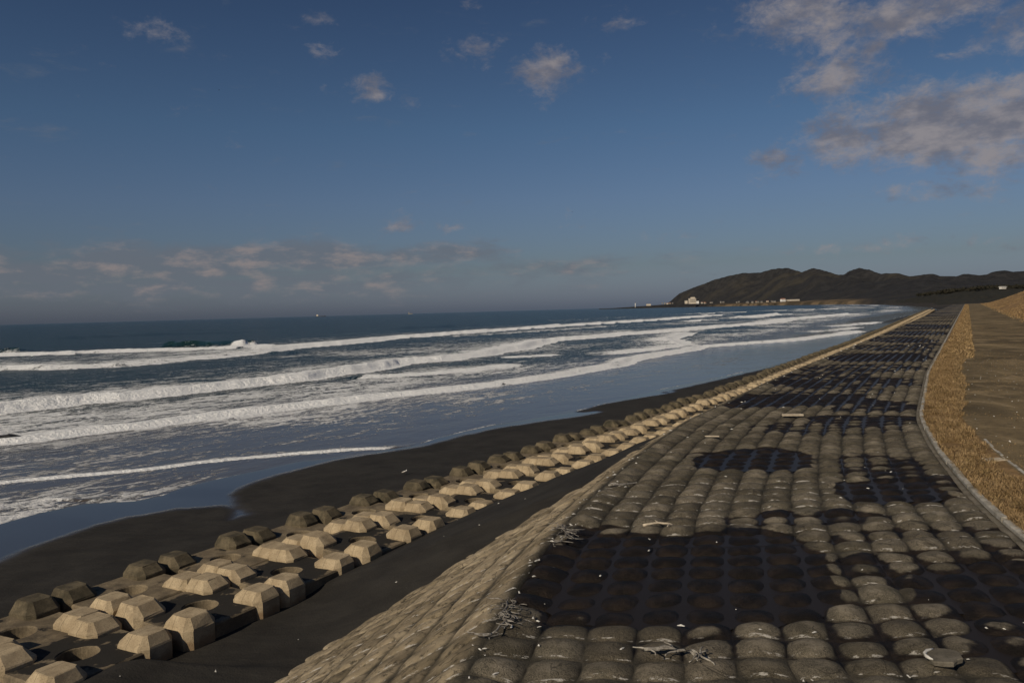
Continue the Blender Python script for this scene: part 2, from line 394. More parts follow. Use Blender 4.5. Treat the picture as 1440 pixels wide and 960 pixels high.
def mat_water():
    m, k, b = material('sea_water'); p = k.pos()
    d = k.attr('foam'); film = k.attr('film'); lift = k.attr('lift')
    sh = math.radians(-38)
    q = k.mapping(p, (1, 1, 1), (0, 0, math.radians(35)))
    qa = k.mapping(q, (1.0, 0.42, 1.0))
    fine = k.noise(qa, 0.75, 7, 0.68, 0.6); mid = k.noise(qa, 0.22, 5, 0.6, 0.5); tiny = k.noise(q, 3.2, 5, 0.7)
    n = k.math('ADD', k.math('MULTIPLY', fine, 0.50), k.math('ADD', k.math('MULTIPLY', mid, 0.22), k.math('MULTIPLY', tiny, 0.28)))
    lace = k.math('ABSOLUTE', k.math('SUBTRACT', k.noise(qa, 0.9, 4, 0.6, 1.0), 0.5))
    n = k.math('ADD', n, k.math('MULTIPLY', k.step(lace, 0.0, 0.07, 1.0, 0.0), 0.09))
    n = k.step(n, 0.32, 0.72)
    thr = k.math('SUBTRACT', 1.0, k.math('MULTIPLY', d, 1.06))
    fm = k.step(n, k.math('SUBTRACT', thr, 0.05), k.math('ADD', thr, 0.13))
    fm = k.math('MULTIPLY', fm, k.step(d, 0.02, 0.10))
    fm = k.math('MULTIPLY', fm, k.step(d, 0.25, 0.75, 0.55, 1.0))
    deep = k.mix(lift, (0.006, 0.022, 0.024), (0.014, 0.046, 0.034))
    base = k.mix(film, deep, (0.088, 0.074, 0.060))
    foamc = k.mix(k.step(tiny, 0.35, 0.62), (0.80, 0.81, 0.81), (0.95, 0.945, 0.93))
    c = k.mix(fm, base, foamc)
    w1 = k.noise(k.mapping(q, (1, 0.5, 1)), 0.55, 5, 0.62, 0.3); w2 = k.noise(k.mapping(q, (1, 0.6, 1)), 2.6, 4, 0.6)
    hh = k.math('ADD', k.math('MULTIPLY', w1, 1.0), k.math('MULTIPLY', w2, 0.22))
    amp = k.math('MULTIPLY', hh, k.mixf(film, k.mixf(lift, 1.0, 0.15), 0.06))
    amp = k.math('MULTIPLY', amp, k.mixf(fm, 1.0, 0.55))
    amp = k.math('ADD', amp, k.math('MULTIPLY', k.math('MULTIPLY', fm, tiny), 0.26))
    setp(k, b, c, k.mixf(fm, k.mixf(film, 0.22, 0.06), 0.85), k.bump(amp, 0.9, 1.0), k.mixf(fm, k.mixf(film, 0.13, 0.36), 0.2))
    b.inputs['IOR'].default_value = 1.333
    return m
M_SEA = mat_water()

def mat_sand():
    m, k, b = material('black_sand'); p = k.pos(); dry = k.attr('dry')
    a = k.noise(p, 0.8, 5, 0.6); f = k.noise(p, 30, 3, 0.7)
    c = k.mix(k.step(a, 0.3, 0.7), (0.0225, 0.0205, 0.0180), (0.0360, 0.0330, 0.0285))
    c = k.mix(k.math('MULTIPLY', k.step(f, 0.5, 0.75), 0.4), c, (0.045, 0.038, 0.030))
    edge = k.math('ADD', dry, k.math('MULTIPLY', k.math('SUBTRACT', k.noise(k.mapping(p, (1, 0.5, 1), (0, 0, 0.6)), 0.7, 4, 0.6), 0.5), 0.5))
    dr = k.step(edge, 0.25, 0.75)
    c = k.mix(dr, (0.042, 0.037, 0.034), c)
    rip = k.noise(k.mapping(p, (1.0, 2.6, 1), (0, 0, 0.35)), 1.3, 3, 0.5)
    h = k.math('MULTIPLY', k.math('ADD', k.math('ADD', k.math('MULTIPLY', a, 0.5), k.math('MULTIPLY', rip, 0.35)), k.math('MULTIPLY', f, 0.12)), dr)
    setp(k, b, c, k.mixf(dr, 0.07, 0.92), k.bump(h, 0.8, 0.14), k.mixf(dr, 0.26, 0.15))
    return m
M_SAND = mat_sand()

def simple(name, c0, c1, scale, rough=0.9, bump=0.3, dist=0.05, detail=5, c2=None, s2=30):
    m, k, b = material(name); p = k.pos()
    a = k.noise(p, scale, detail, 0.62)
    c = k.mix(k.step(a, 0.32, 0.68), c0, c1)
    if c2: c = k.mix(k.math('MULTIPLY', k.step(k.noise(p, s2, 4, 0.65), 0.5, 0.68), 0.7), c, c2)
    setp(k, b, c, rough, k.bump(a, bump, dist) if bump else None, 0.25)
    return m
def mat_dirt():
    m, k, b = material('trodden_dirt'); p = k.pos()
    a = k.noise(k.mapping(p, (1, 0.55, 1), (0, 0, 0.5)), 0.28, 6, 0.62, 0.4); f = k.noise(p, 5.5, 5, 0.7); g_ = k.noise(p, 28, 3, 0.7); t = k.noise(k.mapping(p, (1, 0.5, 1), (0, 0, 0.5)), 0.75, 6, 0.7, 0.6)
    c = k.mix(k.step(a, 0.38, 0.62), (0.076, 0.056, 0.029), (0.180, 0.133, 0.070))
    c = k.mix(k.math('MULTIPLY', k.step(t, 0.50, 0.64), 0.75), c, (0.29, 0.215, 0.120))
    c = k.mix(k.math('MULTIPLY', k.step(f, 0.48, 0.66), 0.6), c, (0.085, 0.066, 0.038))
    c = k.mix(k.math('MULTIPLY', k.step(g_, 0.58, 0.70), 0.6), c, (0.31, 0.25, 0.16))
    setp(k, b, c, 0.95, k.bump(k.math('ADD', f, k.math('MULTIPLY', g_, 0.5)), 0.7, 0.05), 0.2)
    return m
M_DIRT = mat_dirt()
M_GRASS = simple('dry_grass', (0.21, 0.136, 0.060), (0.42, 0.288, 0.146), 2.2, 0.8, 0, 0.05, 4, (0.28, 0.20, 0.075), 7)
M_TURF = simple('dead_grass_mat', (0.14, 0.084, 0.034), (0.27, 0.170, 0.075), 3.0, 0.95, 0.8, 0.06, 6, (0.10, 0.062, 0.025), 14)
M_DUNE = simple('grassy_dune_sand', (0.15, 0.092, 0.040), (0.30, 0.185, 0.080), 0.25, 0.95, 0.8, 0.4, 7, (0.10, 0.062, 0.028), 1.2)
M_WOOD = simple('weathered_driftwood', (0.16, 0.145, 0.125), (0.40, 0.37, 0.32), 14, 0.9, 0.5, 0.01, 5, (0.09, 0.075, 0.06), 40)
M_PLANK = simple('bleached_plank', (0.36, 0.30, 0.22), (0.55, 0.47, 0.36), 9, 0.85, 0.3, 0.01)
M_ROPE = simple('dirty_rope', (0.12, 0.105, 0.09), (0.33, 0.305, 0.27), 16, 0.9, 0.3, 0.01, 4, (0.05, 0.045, 0.04), 60)
M_WHITE = simple('white_paint', (0.66, 0.64, 0.60), (0.80, 0.78, 0.74), 0.5, 0.7, 0)
M_CREAM = simple('cream_wall', (0.52, 0.45, 0.36), (0.64, 0.57, 0.47), 0.3, 0.8, 0)
M_DULL = simple('dull_wall', (0.20, 0.18, 0.15), (0.30, 0.27, 0.23), 0.3, 0.8, 0)
M_ROOF = simple('grey_roof', (0.10, 0.10, 0.11), (0.20, 0.19, 0.19), 0.3, 0.8, 0)
M_REDROOF = simple('reddish_roof', (0.26, 0.12, 0.08), (0.36, 0.18, 0.12), 0.3, 0.8, 0)
M_GLASS = simple('dark_window', (0.03, 0.035, 0.04), (0.06, 0.065, 0.07), 0.5, 0.15, 0)
M_HULL = simple('dark_hull', (0.05, 0.055, 0.07), (0.09, 0.09, 0.10), 0.2, 0.6, 0)
M_SHELL = simple('pale_grit', (0.42, 0.40, 0.36), (0.72, 0.70, 0.65), 30, 0.85, 0)
M_BIRD = simple('brown_feathers', (0.12, 0.095, 0.07), (0.22, 0.18, 0.13), 30, 0.85, 0)
M_BIRDW = simple('white_feathers', (0.66, 0.64, 0.60), (0.78, 0.76, 0.72), 30, 0.85, 0)
M_DARK = simple('black_beak', (0.02, 0.02, 0.02), (0.04, 0.04, 0.04), 30, 0.6, 0)

def mat_hill():
    m, k, b = material('wooded_hill'); p = k.pos()
    a = k.noise(p, 0.0045, 5, 0.6); t = k.noise(p, 0.035, 5, 0.7); s = k.attr('shorestrip')
    c = k.mix(k.step(t, 0.32, 0.68), (0.021, 0.0215, 0.0235), (0.041, 0.040, 0.040))  # lightened, bluish wood tones: distance haze is put into the colour
    c = k.mix(k.math('MULTIPLY', k.step(a, 0.50, 0.66), 0.55), c, (0.060, 0.053, 0.040))
    c = k.mix(s, c, k.mix(k.step(k.noise(p, 0.012, 4, 0.6), 0.40, 0.62), (0.070, 0.056, 0.038), (0.20, 0.145, 0.088)))
    setp(k, b, c, 0.95, k.bump(t, 1.0, 8.0), 0.1)
    return m
M_HILL = mat_hill()
M_FARWOOD = simple('dark_pine_foliage', (0.010, 0.011, 0.007), (0.034, 0.029, 0.018), 0.22, 0.95, 0.6, 0.6)
M_FARSAND = simple('far_black_sand', (0.020, 0.017, 0.014), (0.042, 0.034, 0.026), 0.02, 0.95, 0.4, 0.5)
M_TAN = simple('tan_sand_bank', (0.15, 0.112, 0.068), (0.26, 0.195, 0.12), 0.03, 0.95, 0.4, 0.5)

# ------------------------------------------------------------------ sand height
def ramp_top(Y): return np.clip(-1.06 + 0.25 * (Y - 12.2), -3.0, -0.05) - 0.85 * sst(Y, 21, 50)
_dryA = polyline([(-900, 1000), (-300, 880), (0, 792), (45, 768), (110, 745), (180, 724), (250, 713), (310, 711), (345, 717), (352, 724), (325, 732), (335, 700), (326, 692), (345, 680), (400, 662), (470, 643), (520, 634), (560, 629),
                  (600, 622), (650, 609), (700, 599), (760, 590), (822, 582), (850, 577), (848, 574), (806, 576), (850, 564), (905, 556), (945, 550), (958, 546), (930, 549), (985, 538), (1040, 525), (1100, 511), (1150, 498), (1200, 483), (1260, 460), (1310, 441), (1340, 433), (1400, 424)], -3.0)
def sand_z(X, Y):
    s, _, _, _ = sdist(X, Y, SHORE)
    q = qsea(X, Y)
    base = np.where(s > 0, SEA + 0.012 + 0.040 * s, SEA + 0.012 + 0.06 * s)
    base = np.maximum(base, SEA - 2.5)
    lim = -2.53 - 0.03 * np.clip(q, 0, 12)
    base = lim - np.log1p(np.exp(np.clip((lim - base) / 0.06, -40, 40))) * 0.06
    w = crest(Y) - X
    sl = 0.37 + 0.03 * sst(Y, 18, 28) + 0.20 * sst(Y, 34, 55)
    drop = sl * w + 0.25 * np.maximum(0, w - 7.6)
    rmp = ramp_top(Y) - drop + 0.11 * (fbm(X * 0.8, Y * 0.8, 4) - 0.5) + 0.14 * (fbm(X * 0.25, Y * 0.25, 2) - 0.5)
    # low drift round the nearest blocks
    rmp = np.maximum(rmp, -2.30 - 0.30 * np.clip(q - 1.5, 0, 9) - 0.16 * np.abs(q + 0.2) - 2.0 * sst(Y, 12.3, 13.6))
    z = np.maximum(base, rmp)
    z = z + np.log1p(np.exp(-np.abs(base - rmp) / 0.08)) * 0.08
    return np.minimum(z, np.where(w < 0, -0.4, 9)), s

# ------------------------------------------------------------------ ground sheets
gx, gy = np.meshgrid(np.array([-60000, -20000, -6000, -2000, 0, 2000, 6000, 20000, 60000.]), np.array([-4000, -500, 100, 1000, 4000, 12000, 40000, 90000.]))
tag(link('seabed_ground', mesh('seabed_ground', np.stack([gx, gy, np.full(gx.shape, -9.0)], -1).reshape(-1, 3), grid_faces(*gx.shape)), M_FARSAND), kind='structure')

wideL = -np.tan(np.radians(np.linspace(72, 37, 24))); wideR = np.tan(np.radians(np.linspace(37, 60, 14)))
ds = np.concatenate([np.linspace(3.0, 8, 14)[:-1], inv_rows(8, 700, 330)])
X, Y = fan(-60, 1440, 420, ds, (wideL, wideR))
Z, s = sand_z(X, Y)
Z = Z + 0.012 * (fbm(X * 0.35, Y * 0.35, 3) - 0.5) * sst(s, 2, 8)
dA, _, _, _ = sdist(X, Y, _dryA)
_pg = np.concatenate([_dryA, np.array([[700, 700], [300, 3], [-40, 2]])]); ins = np.zeros(X.shape, bool)
for a_, b_ in zip(_pg, np.roll(_pg, -1, 0)):
    cr_ = ((a_[1] > Y) != (b_[1] > Y)); ins ^= cr_ & (X < (b_[0] - a_[0]) * (Y - a_[1]) / ((b_[1] - a_[1]) or 1e-9) + a_[0])
dA = np.where(ins, np.abs(dA), -np.abs(dA))
dry = np.maximum(sst(dA, -1.0, 1.0), 1 - sst(qsea(X, Y), 3.8, 5.0))
lens = np.zeros_like(dry)
tag(link('beach_sand', mesh('beach_sand', np.stack([X, Y, Z], -1).reshape(-1, 3), grid_faces(*X.shape), {'dry': dry}), M_SAND, smooth=True), kind='structure')

# ------------------------------------------------------------------ sea with its breakers
# (points of the foot of each wave front, height, front width, back length, foam length, foam strength)
WAVES = [
    ([(-700, 575), (-200, 534), (0, 521), (80, 520), (170, 516), (240, 509), (300, 503), (360, 497), (400, 492), (440, 488)], 0.45, 2.5, 14, 75, 0.74),
    ([(-700, 545), (-200, 512), (0, 501), (70, 499), (140, 496), (200, 494.5), (270, 493), (330, 491), (400, 488), (440, 485)], 0.7, 2.0, 8, 9, 0.95),
    ([(330, 496), (360, 496), (430, 489), (500, 482), (560, 476), (640, 470), (720, 464), (800, 458), (870, 454), (940, 449), (1000, 444), (1040, 442)], 0.8, 2.5, 9, 16, 0.98),
    ([(590, 474), (640, 473), (720, 468), (800, 463), (880, 457)], 0.25, 2.0, 6, 14, 0.55),
    ([(-700, 660), (-200, 602), (0, 581), (60, 574), (130, 566), (200, 559), (300, 547), (400, 536), (500, 524), (580, 512), (640, 506), (690, 497), (740, 489), (772, 480), (844, 474), (900, 469), (944, 466), (1000, 461), (1056, 456.5), (1085, 453.5), (1110, 449), (1160, 445), (1200, 441)], 0.68, 1.6, 5, 12, 0.97),
    ([(470, 534), (503, 532), (560, 528), (600, 525), (650, 521), (700, 516), (748, 511)], 0.22, 0.9, 2.2, 3.0, 0.95),
    ([(700, 504), (722, 503), (760, 501), (797, 499)], 0.18, 0.8, 2.0, 3.5, 0.8),
    ([(815, 503), (831, 501.5), (880, 496), (920, 491), (962, 486), (950, 481), (941, 477), (977, 466)], 0.30, 1.2, 3, 9, 0.9),
    ([(-500, 690), (-100, 637), (30, 621), (100, 612), (200, 601), (300, 588), (400, 574.5), (500, 563), (600, 552), (700, 539), (780, 528), (850, 516), (900, 506), (950, 495), (985, 488), (1040, 484), (1120, 478), (1160, 474), (1200, 469), (1230, 464)], 0.30, 0.9, 3.0, 2.2, 0.95),
    ([(-300, 712), (0, 679), (100, 670), (200, 662), (300, 650), (400, 640), (500, 632), (565, 629), (592, 622)], 0.06, 0.16, 0.4, 0.22, 0.95),
    ([(40, 705), (70, 704), (110, 706), (150, 704)], 0.04, 0.15, 0.4, 0.5, 0.6),
    ([(205, 489.5), (240, 490), (290, 489.5), (330, 488), (375, 486)], 1.5, 3.0, 9, 2.0, 0.0),
    ([(318, 489), (345, 488), (372, 486)], 1.55, 2.2, 5, 6, 1.0),
    ([(-300, 512), (-60, 500), (20, 499), (60, 497)], 1.2, 2.5, 8, 1.0, 0.1),
    ([(960, 452.3), (990, 450.8), (1016, 449)], 0.5, 2.5, 6, 12, 0.9),
    ([(1030, 447.5), (1060, 446), (1085, 443.5), (1104, 441.5)], 0.9, 2.5, 6, 14, 0.95),
    ([(975, 442), (1020, 439.6), (1060, 438.2), (1100, 436.4), (1150, 434)], 0.7, 3, 8, 14, 0.8),
    ([(1120, 437), (1160, 435), (1200, 433)], 0.5, 3, 6, 12, 0.9),
    ([(1090, 431.6), (1130, 430.6), (1170, 430)], 0.5, 5, 12, 25, 0.8),
    ([(560, 463), (640, 459.5), (700, 457)], 0.9, 5, 12, 1, 0.0),
    ([(760, 453), (830, 449), (900, 445)], 0.8, 5, 12, 6, 0.25),
    ([(200, 468), (330, 463), (480, 458)], 0.7, 9, 16, 1, 0.0),
    ([(60, 478), (200, 472), (360, 468)], 0.8, 8, 14, 1, 0.0),
    ([(1160, 460), (1200, 457), (1245, 452)], 0.15, 1.2, 3, 6, 0.8),
    ([(1130, 468), (1180, 463), (1215, 459)], 0.12, 1.0, 3, 5, 0.7),
]
ds = np.concatenate([inv_rows(17, 1500, 520), np.geomspace(1560, 110000, 22)])
wideLs = -np.tan(np.radians(np.linspace(78, 37, 40))); wideRs = np.tan(np.radians(np.linspace(35.4, 60, 8)))
X, Y = fan(-70, 1460, 620, ds, (wideLs, wideRs))
sS, alS, _, _ = sdist(X, Y, SHORE)
off = -sS                                    # metres out from the water's edge
shl = sst(off, 18, 60)
Z = np.full(X.shape, SEA) + 0.16 * (fbm(X * 0.12, Y * 0.12, 3) - 0.5) * shl + 0.10 * (fbm(X * 0.5, Y * 0.5, 2) - 0.5) * shl
foam = np.zeros(X.shape); lift = np.zeros(X.shape)
green = np.zeros(X.shape)
wob = (fbm(X * 0.16, Y * 0.16, 3) - 0.5); wob2 = fbm(X * 0.9, Y * 0.9, 3) - 0.5
for (pl, h, fw, bl, fl, fs) in WAVES:
    P = polyline(pl, SEA)
    sd, al, ov, L = sdist(X, Y, P)
    sc_ = max(0.25, min(1.0, fw / 2.0))
    sd = sd + 2.8 * wob * sc_ + 1.1 * wob2 * sc_ + 4.5 * (fbm(X * 0.05 + h * 3, Y * 0.05, 2) - 0.5) * sst(Y, 40, 70) * (fs > 0.3)
    t = -sd
    endt = sst(al, 0, min(12, L * 0.15)) * sst(L - al, 0, min(12, L * 0.15)) * (ov <= 0)
    hn = h * (0.65 + 0.7 * fbm(al * 0.09, al * 0 + h * 31, 2)) * (1 + 0.45 * (fbm(X * 0.8, Y * 0.8, 3) - 0.5) * (1 - sst(Y, 60, 160)))
    if fs < 0.3: hn = h
    prof = np.where(t < 0, 0, np.where(t < fw, sst(t, 0, fw) , np.exp(-np.maximum(t - fw, 0) / bl)))
    Z = np.maximum(Z, SEA + hn * prof * endt) if fs > 0.3 else Z + h * prof * endt
    lift = np.maximum(lift, (prof * endt if fs < 0.3 else 0.35 * prof * endt) * (h > 0.5) * (off < 160))
    st0 = (-0.2 - 0.010 * Y) if fw > 0.5 else -0.06 - 0.002 * Y
    fl = fl * (0.35 + 1.5 * fbm(X * 0.045 + h * 7, Y * 0.045, 3))
    if fs < 0.3: green = np.maximum(green, prof * endt)
    fo = np.where(t < st0, 0, np.where(t < fw + 1.0 * sc_, 1.0, 0.46 * np.exp(-np.maximum(t - fw - 1.0 * sc_, 0) / (0.45 * fl)) + 0.44 * np.exp(-np.maximum(t - fw - 1.0 * sc_, 0) / (2.0 * fl))))
    foam = np.maximum(foam, fo * endt * fs * (0.66 + 0.60 * fbm(X * 0.30 + 5 * h, Y * 0.30, 3)))
foam = foam * (1 - 0.97 * sst(green, 0.05, 0.35) * (sst(-Y, -400, -60)))
# lace of old foam between the breakers, thinner inshore
zone = sst(off, 2.5, 7) * (1 - sst(off, 30, 46))
pat = sst(fbm(X * 0.06, Y * 0.06, 3), 0.30, 0.68)
foam = np.maximum(foam, zone * (0.24 + 0.32 * pat) * (0.95 + 0.05 * sst(off, 6, 16)) * (1 - 0.75 * sst(X * 0.5 + Y, 48, 85) * (1 - sst(off, 14, 24))))
foam = np.maximum(foam, sst(off, 30, 44) * (1 - sst(off, 75, 110)) * (0.12 + 0.34 * sst(fbm(X * 0.03, Y * 0.03 + 4, 3), 0.34, 0.66)))
# thin backwash close to the water's edge
near = (1 - sst(off, 3.0, 9.0)) * sst(off, -0.2, 0.4)
foam = np.maximum(foam, near * 0.50 * (1 - sst(Y, 26, 34)))
foam = np.maximum(foam, sst(off, -0.15, 0.05) * (1 - sst(off, 0.12, 0.45)) * 0.62 * sst(fbm(X * 0.2, Y * 0.2, 2), 0.35, 0.6))
foam = foam * (1 - sst(off, 400, 900))
film = 1 - sst(off, 9, 34)
Z = Z + 0.10 * np.clip(foam, 0, 1) * wob2 * shl
Z = np.where(off < 0, np.minimum(Z, SEA), Z)
keep = off > -2.0
Fq = grid_faces(*X.shape); kf = keep.reshape(-1)[Fq].any(1); Fq = Fq[kf]
used = np.unique(Fq); remap = np.full(X.size, -1); remap[used] = np.arange(len(used))
V = np.stack([X, Y, Z], -1).reshape(-1, 3)[used]
tag(link('sea_water', mesh('sea_water', V, remap[Fq], {'foam': foam.reshape(-1)[used], 'film': film.reshape(-1)[used], 'lift': lift.reshape(-1)[used]}), M_SEA, smooth=True), kind='structure')

# ------------------------------------------------------------------ the revetment
rev = empty('revetment', (0, 8, 0), 0, 'long grey sea wall of bulging concrete pillows with wet patches, curving into the distance', 'sea wall')
def child(o):
    o.parent = rev; o.matrix_parent_inverse = Matrix.Translation(-Vector(rev.location)); return o
# standing water: px centre, half sizes in px, strength
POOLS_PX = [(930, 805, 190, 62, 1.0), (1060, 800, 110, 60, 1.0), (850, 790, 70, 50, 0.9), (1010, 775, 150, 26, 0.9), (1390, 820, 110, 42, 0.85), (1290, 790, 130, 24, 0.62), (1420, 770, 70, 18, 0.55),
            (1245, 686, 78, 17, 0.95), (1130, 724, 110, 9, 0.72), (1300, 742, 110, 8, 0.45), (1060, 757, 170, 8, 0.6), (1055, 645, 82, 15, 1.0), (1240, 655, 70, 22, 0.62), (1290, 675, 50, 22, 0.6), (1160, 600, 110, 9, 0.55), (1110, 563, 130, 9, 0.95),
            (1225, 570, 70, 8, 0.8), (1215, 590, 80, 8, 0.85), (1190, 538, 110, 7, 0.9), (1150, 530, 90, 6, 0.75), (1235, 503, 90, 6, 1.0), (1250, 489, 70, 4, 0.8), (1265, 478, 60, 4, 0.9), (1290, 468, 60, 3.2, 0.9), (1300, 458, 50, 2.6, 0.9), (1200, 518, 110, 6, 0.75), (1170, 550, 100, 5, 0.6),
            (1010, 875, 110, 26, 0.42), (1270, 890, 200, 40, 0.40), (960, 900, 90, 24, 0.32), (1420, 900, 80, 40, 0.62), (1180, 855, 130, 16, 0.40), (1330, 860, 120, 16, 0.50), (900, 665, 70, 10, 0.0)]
POOLS = []
for (px, py, hx, hy, st) in POOLS_PX:
    c = at(px, py); a = at(px + hx, py + hx * -0.0); up_ = at(px, py - hy); dn = at(px, py + hy)
    POOLS.append((c[0], c[1], abs(a[0] - c[0]), 0.5 * (up_[1] - dn[1]), (up_[0] - dn[0]) / (up_[1] - dn[1]), st))
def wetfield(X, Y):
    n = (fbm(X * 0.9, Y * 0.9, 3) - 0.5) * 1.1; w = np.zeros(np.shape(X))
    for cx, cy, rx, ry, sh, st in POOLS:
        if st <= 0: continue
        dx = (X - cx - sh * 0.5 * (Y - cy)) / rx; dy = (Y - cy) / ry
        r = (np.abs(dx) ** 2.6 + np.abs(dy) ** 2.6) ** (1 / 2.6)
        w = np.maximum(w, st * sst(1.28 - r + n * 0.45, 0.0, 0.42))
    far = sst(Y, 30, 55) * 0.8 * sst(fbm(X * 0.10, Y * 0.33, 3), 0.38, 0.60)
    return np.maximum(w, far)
def zprof(w):       # height of the seaward face w metres (lateral) past the crest
    return -0.56 * (np.sqrt(w * w + 0.02) - 0.1414)
def base_z(ci, Y, X):
    """ci: column coordinate, 0 at the crest, 12 at the border, negative down the face"""
    w = np.maximum(0, -ci) * 0.56
    wet = wetfield(X, Y)
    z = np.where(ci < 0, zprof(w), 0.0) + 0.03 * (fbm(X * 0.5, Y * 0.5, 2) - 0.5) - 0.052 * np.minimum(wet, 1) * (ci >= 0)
    z = z + 0.055 * np.exp(-(ci - 0.05) ** 2 / 0.25)
    return z, wet
RT = {}
def cell_tone(r, c):
    key = (int(r), int(c))
    if key not in RT: RT[key] = (random.random(), random.uniform(0.82, 1.18), random.random())
    return RT[key]
def cell_pts(r, c, nu, nv):
    """pillow surface of cell row r, column c (numpy arrays nv x nu)"""
    u = np.linspace(0, 1, nu)[None, :] * np.ones((nv, 1)); v = np.linspace(0, 1, nv)[:, None] * np.ones((1, nu))
    ci = c + u; rr = r + v
    Yb = Y0 + ROWD * rr
    wig = 0.10 * (fbm(ci * 0.7 + 3, rr * 0.7, 2) - 0.5)
    ci2 = np.where((ci > 0.01) & (ci < NCOL - 0.01), ci + 1.4 * wig, ci); rr2 = rr + 2.0 * (fbm(ci * 0.8 + 40, rr * 0.8, 2) - 0.5) * 0.22
    Yb = Y0 + ROWD * rr2
    lat = np.where(ci2 < 0, ci2 * 0.56, ci2 * MATW / NCOL)
    Xv = crest(Yb) + lat
    Yv = Yb - 0.035 * lat
    z0, wet = base_z(ci2, Yb, Xv)
    t, ah, tt = cell_tone(r, c)
    uu = 2 * u - 1; vv = 2 * v - 1
    vv2 = vv + 0.10 * (tt - 0.5); uu2 = uu + 0.10 * (t - 0.5)
    uu2 = np.where(np.abs(uu) >= 0.999, uu, uu2); vv2 = np.where(np.abs(vv) >= 0.999, vv, vv2)
    prod = np.maximum(0, 1 - np.abs(uu2) ** 2.2) ** 0.85 * np.maximum(0, 1 - np.abs(vv2) ** 2.2) ** 0.62
    shp = 0.55 * prod + 0.45 * np.maximum(0, 1 - np.abs(uu2) ** 2.3 - np.abs(vv2) ** 2.1) ** 0.75
    shp = shp * (np.abs(uu) < 0.9995) * (np.abs(vv) < 0.9995) * (1 + 0.18 * (fbm(Xv * 3.2, Yv * 3.2, 2) - 0.5))
    amp = (0.074 if c >= 0 else 0.068) * ah
    if c == -1: amp *= 0.7
    rise = amp * shp
    nz = 0.030 * (fbm(Xv * 7, Yv * 7, 3) - 0.5) * shp
    z = z0 + rise + nz
    seam = np.clip(1 - np.abs((1 - np.abs(vv)) * 5 - 1.0), 0, 1) * (np.abs(uu) < 0.92) * (vv < 0)
    wl = np.clip(wet, 0, 1) ** 1.5 * 0.135 * (0.50 + 1.0 * tt + 0.30 * (wet > 0.92)) - 0.012
    if c < 0: wl = wl * 0 - 0.1
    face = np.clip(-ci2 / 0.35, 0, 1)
    return Xv, Yv, z, rise, wl, seam, face, t
def far_cells(rows, cols, nu, nv, step=1):
    VV = []; FF = []; A = {a: [] for a in ('rise', 'wetline', 'seam', 'face', 'tone')}; n = 0
    gf = grid_faces(nv, nu)
    for r in rows:
        for c in cols:
            if (r, c) in DONE: continue
            Xv, Yv, z, rise, wl, seam, face, t = cell_pts(r, c, nu, nv)
            VV.append(np.stack([Xv, Yv, z], -1).reshape(-1, 3)); FF.append(gf + n); n += nu * nv
            for a, d in zip(A, (rise, wl, seam, face, np.full(Xv.shape, t))): A[a].append(d.ravel())
    if not VV: return None
    return mesh('concrete_pillow', np.concatenate(VV), np.concatenate(FF), {a: np.concatenate(d) for a, d in A.items()})
# rank the cells by how large they show
cand = []
for r in range(0, 130):
    Ya = Y0 + ROWD * r
    for c in range(-10, NCOL):
        latm = (c + 0.5) * (0.56 if c < 0 else MATW / NCOL)
        x = crest(Ya + 0.21) + latm; z = float(zprof(max(0, -(c + 0.5)) * 0.56)) if c < 0 else 0
        px, py, w = pix((x, Ya + 0.21, z))
        if w < 1 or not (-20 < px < 1470 and 350 < py < 985): continue
        if c < 0:
            zs = float(sand_z(np.array([x]), np.array([Ya]))[0][0])
            if z < zs - 0.1 or Ya > 20: continue
        e = []
        for (dc, dr) in ((-.5, 0), (.5, 0), (0, -.5), (0, .5)):
            cc = c + 0.5 + dc; lm = cc * (0.56 if c < 0 else MATW / NCOL); yy = Ya + 0.21 + dr * ROWD
            zz = float(zprof(max(0, -cc) * 0.56)) if c < 0 else 0
            a_, b_, _ = pix((crest(yy) + lm, yy, zz)); e.append((a_, b_))
        ar = abs((e[1][0] - e[0][0]) * (e[3][1] - e[2][1]) - (e[1][1] - e[0][1]) * (e[3][0] - e[2][0]))
        cand.append((ar, r, c))
cand.sort(reverse=True)
DONE = set()
for ar, r, c in cand[:299]:
    nu, nv = 13, 11
    Xv, Yv, z, rise, wl, seam, face, t = cell_pts(r, c, nu, nv)
    DONE.add((r, c))
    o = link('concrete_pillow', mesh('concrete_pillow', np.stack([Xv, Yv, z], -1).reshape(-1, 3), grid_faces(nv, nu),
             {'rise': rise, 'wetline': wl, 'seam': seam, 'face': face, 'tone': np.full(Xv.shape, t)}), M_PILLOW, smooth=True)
    child(o)
for rows, cols, nu, nv in ((range(0, 62), range(-11, NCOL), 9, 8), (range(62, 150), range(-4, NCOL), 6, 5), (range(150, 330), range(-3, NCOL), 4, 4)):
    me = far_cells(rows, cols, nu, nv)
    o = link('pillow_rows', me, M_PILLOW, smooth=True); child(o); o['kind'] = 'stuff'
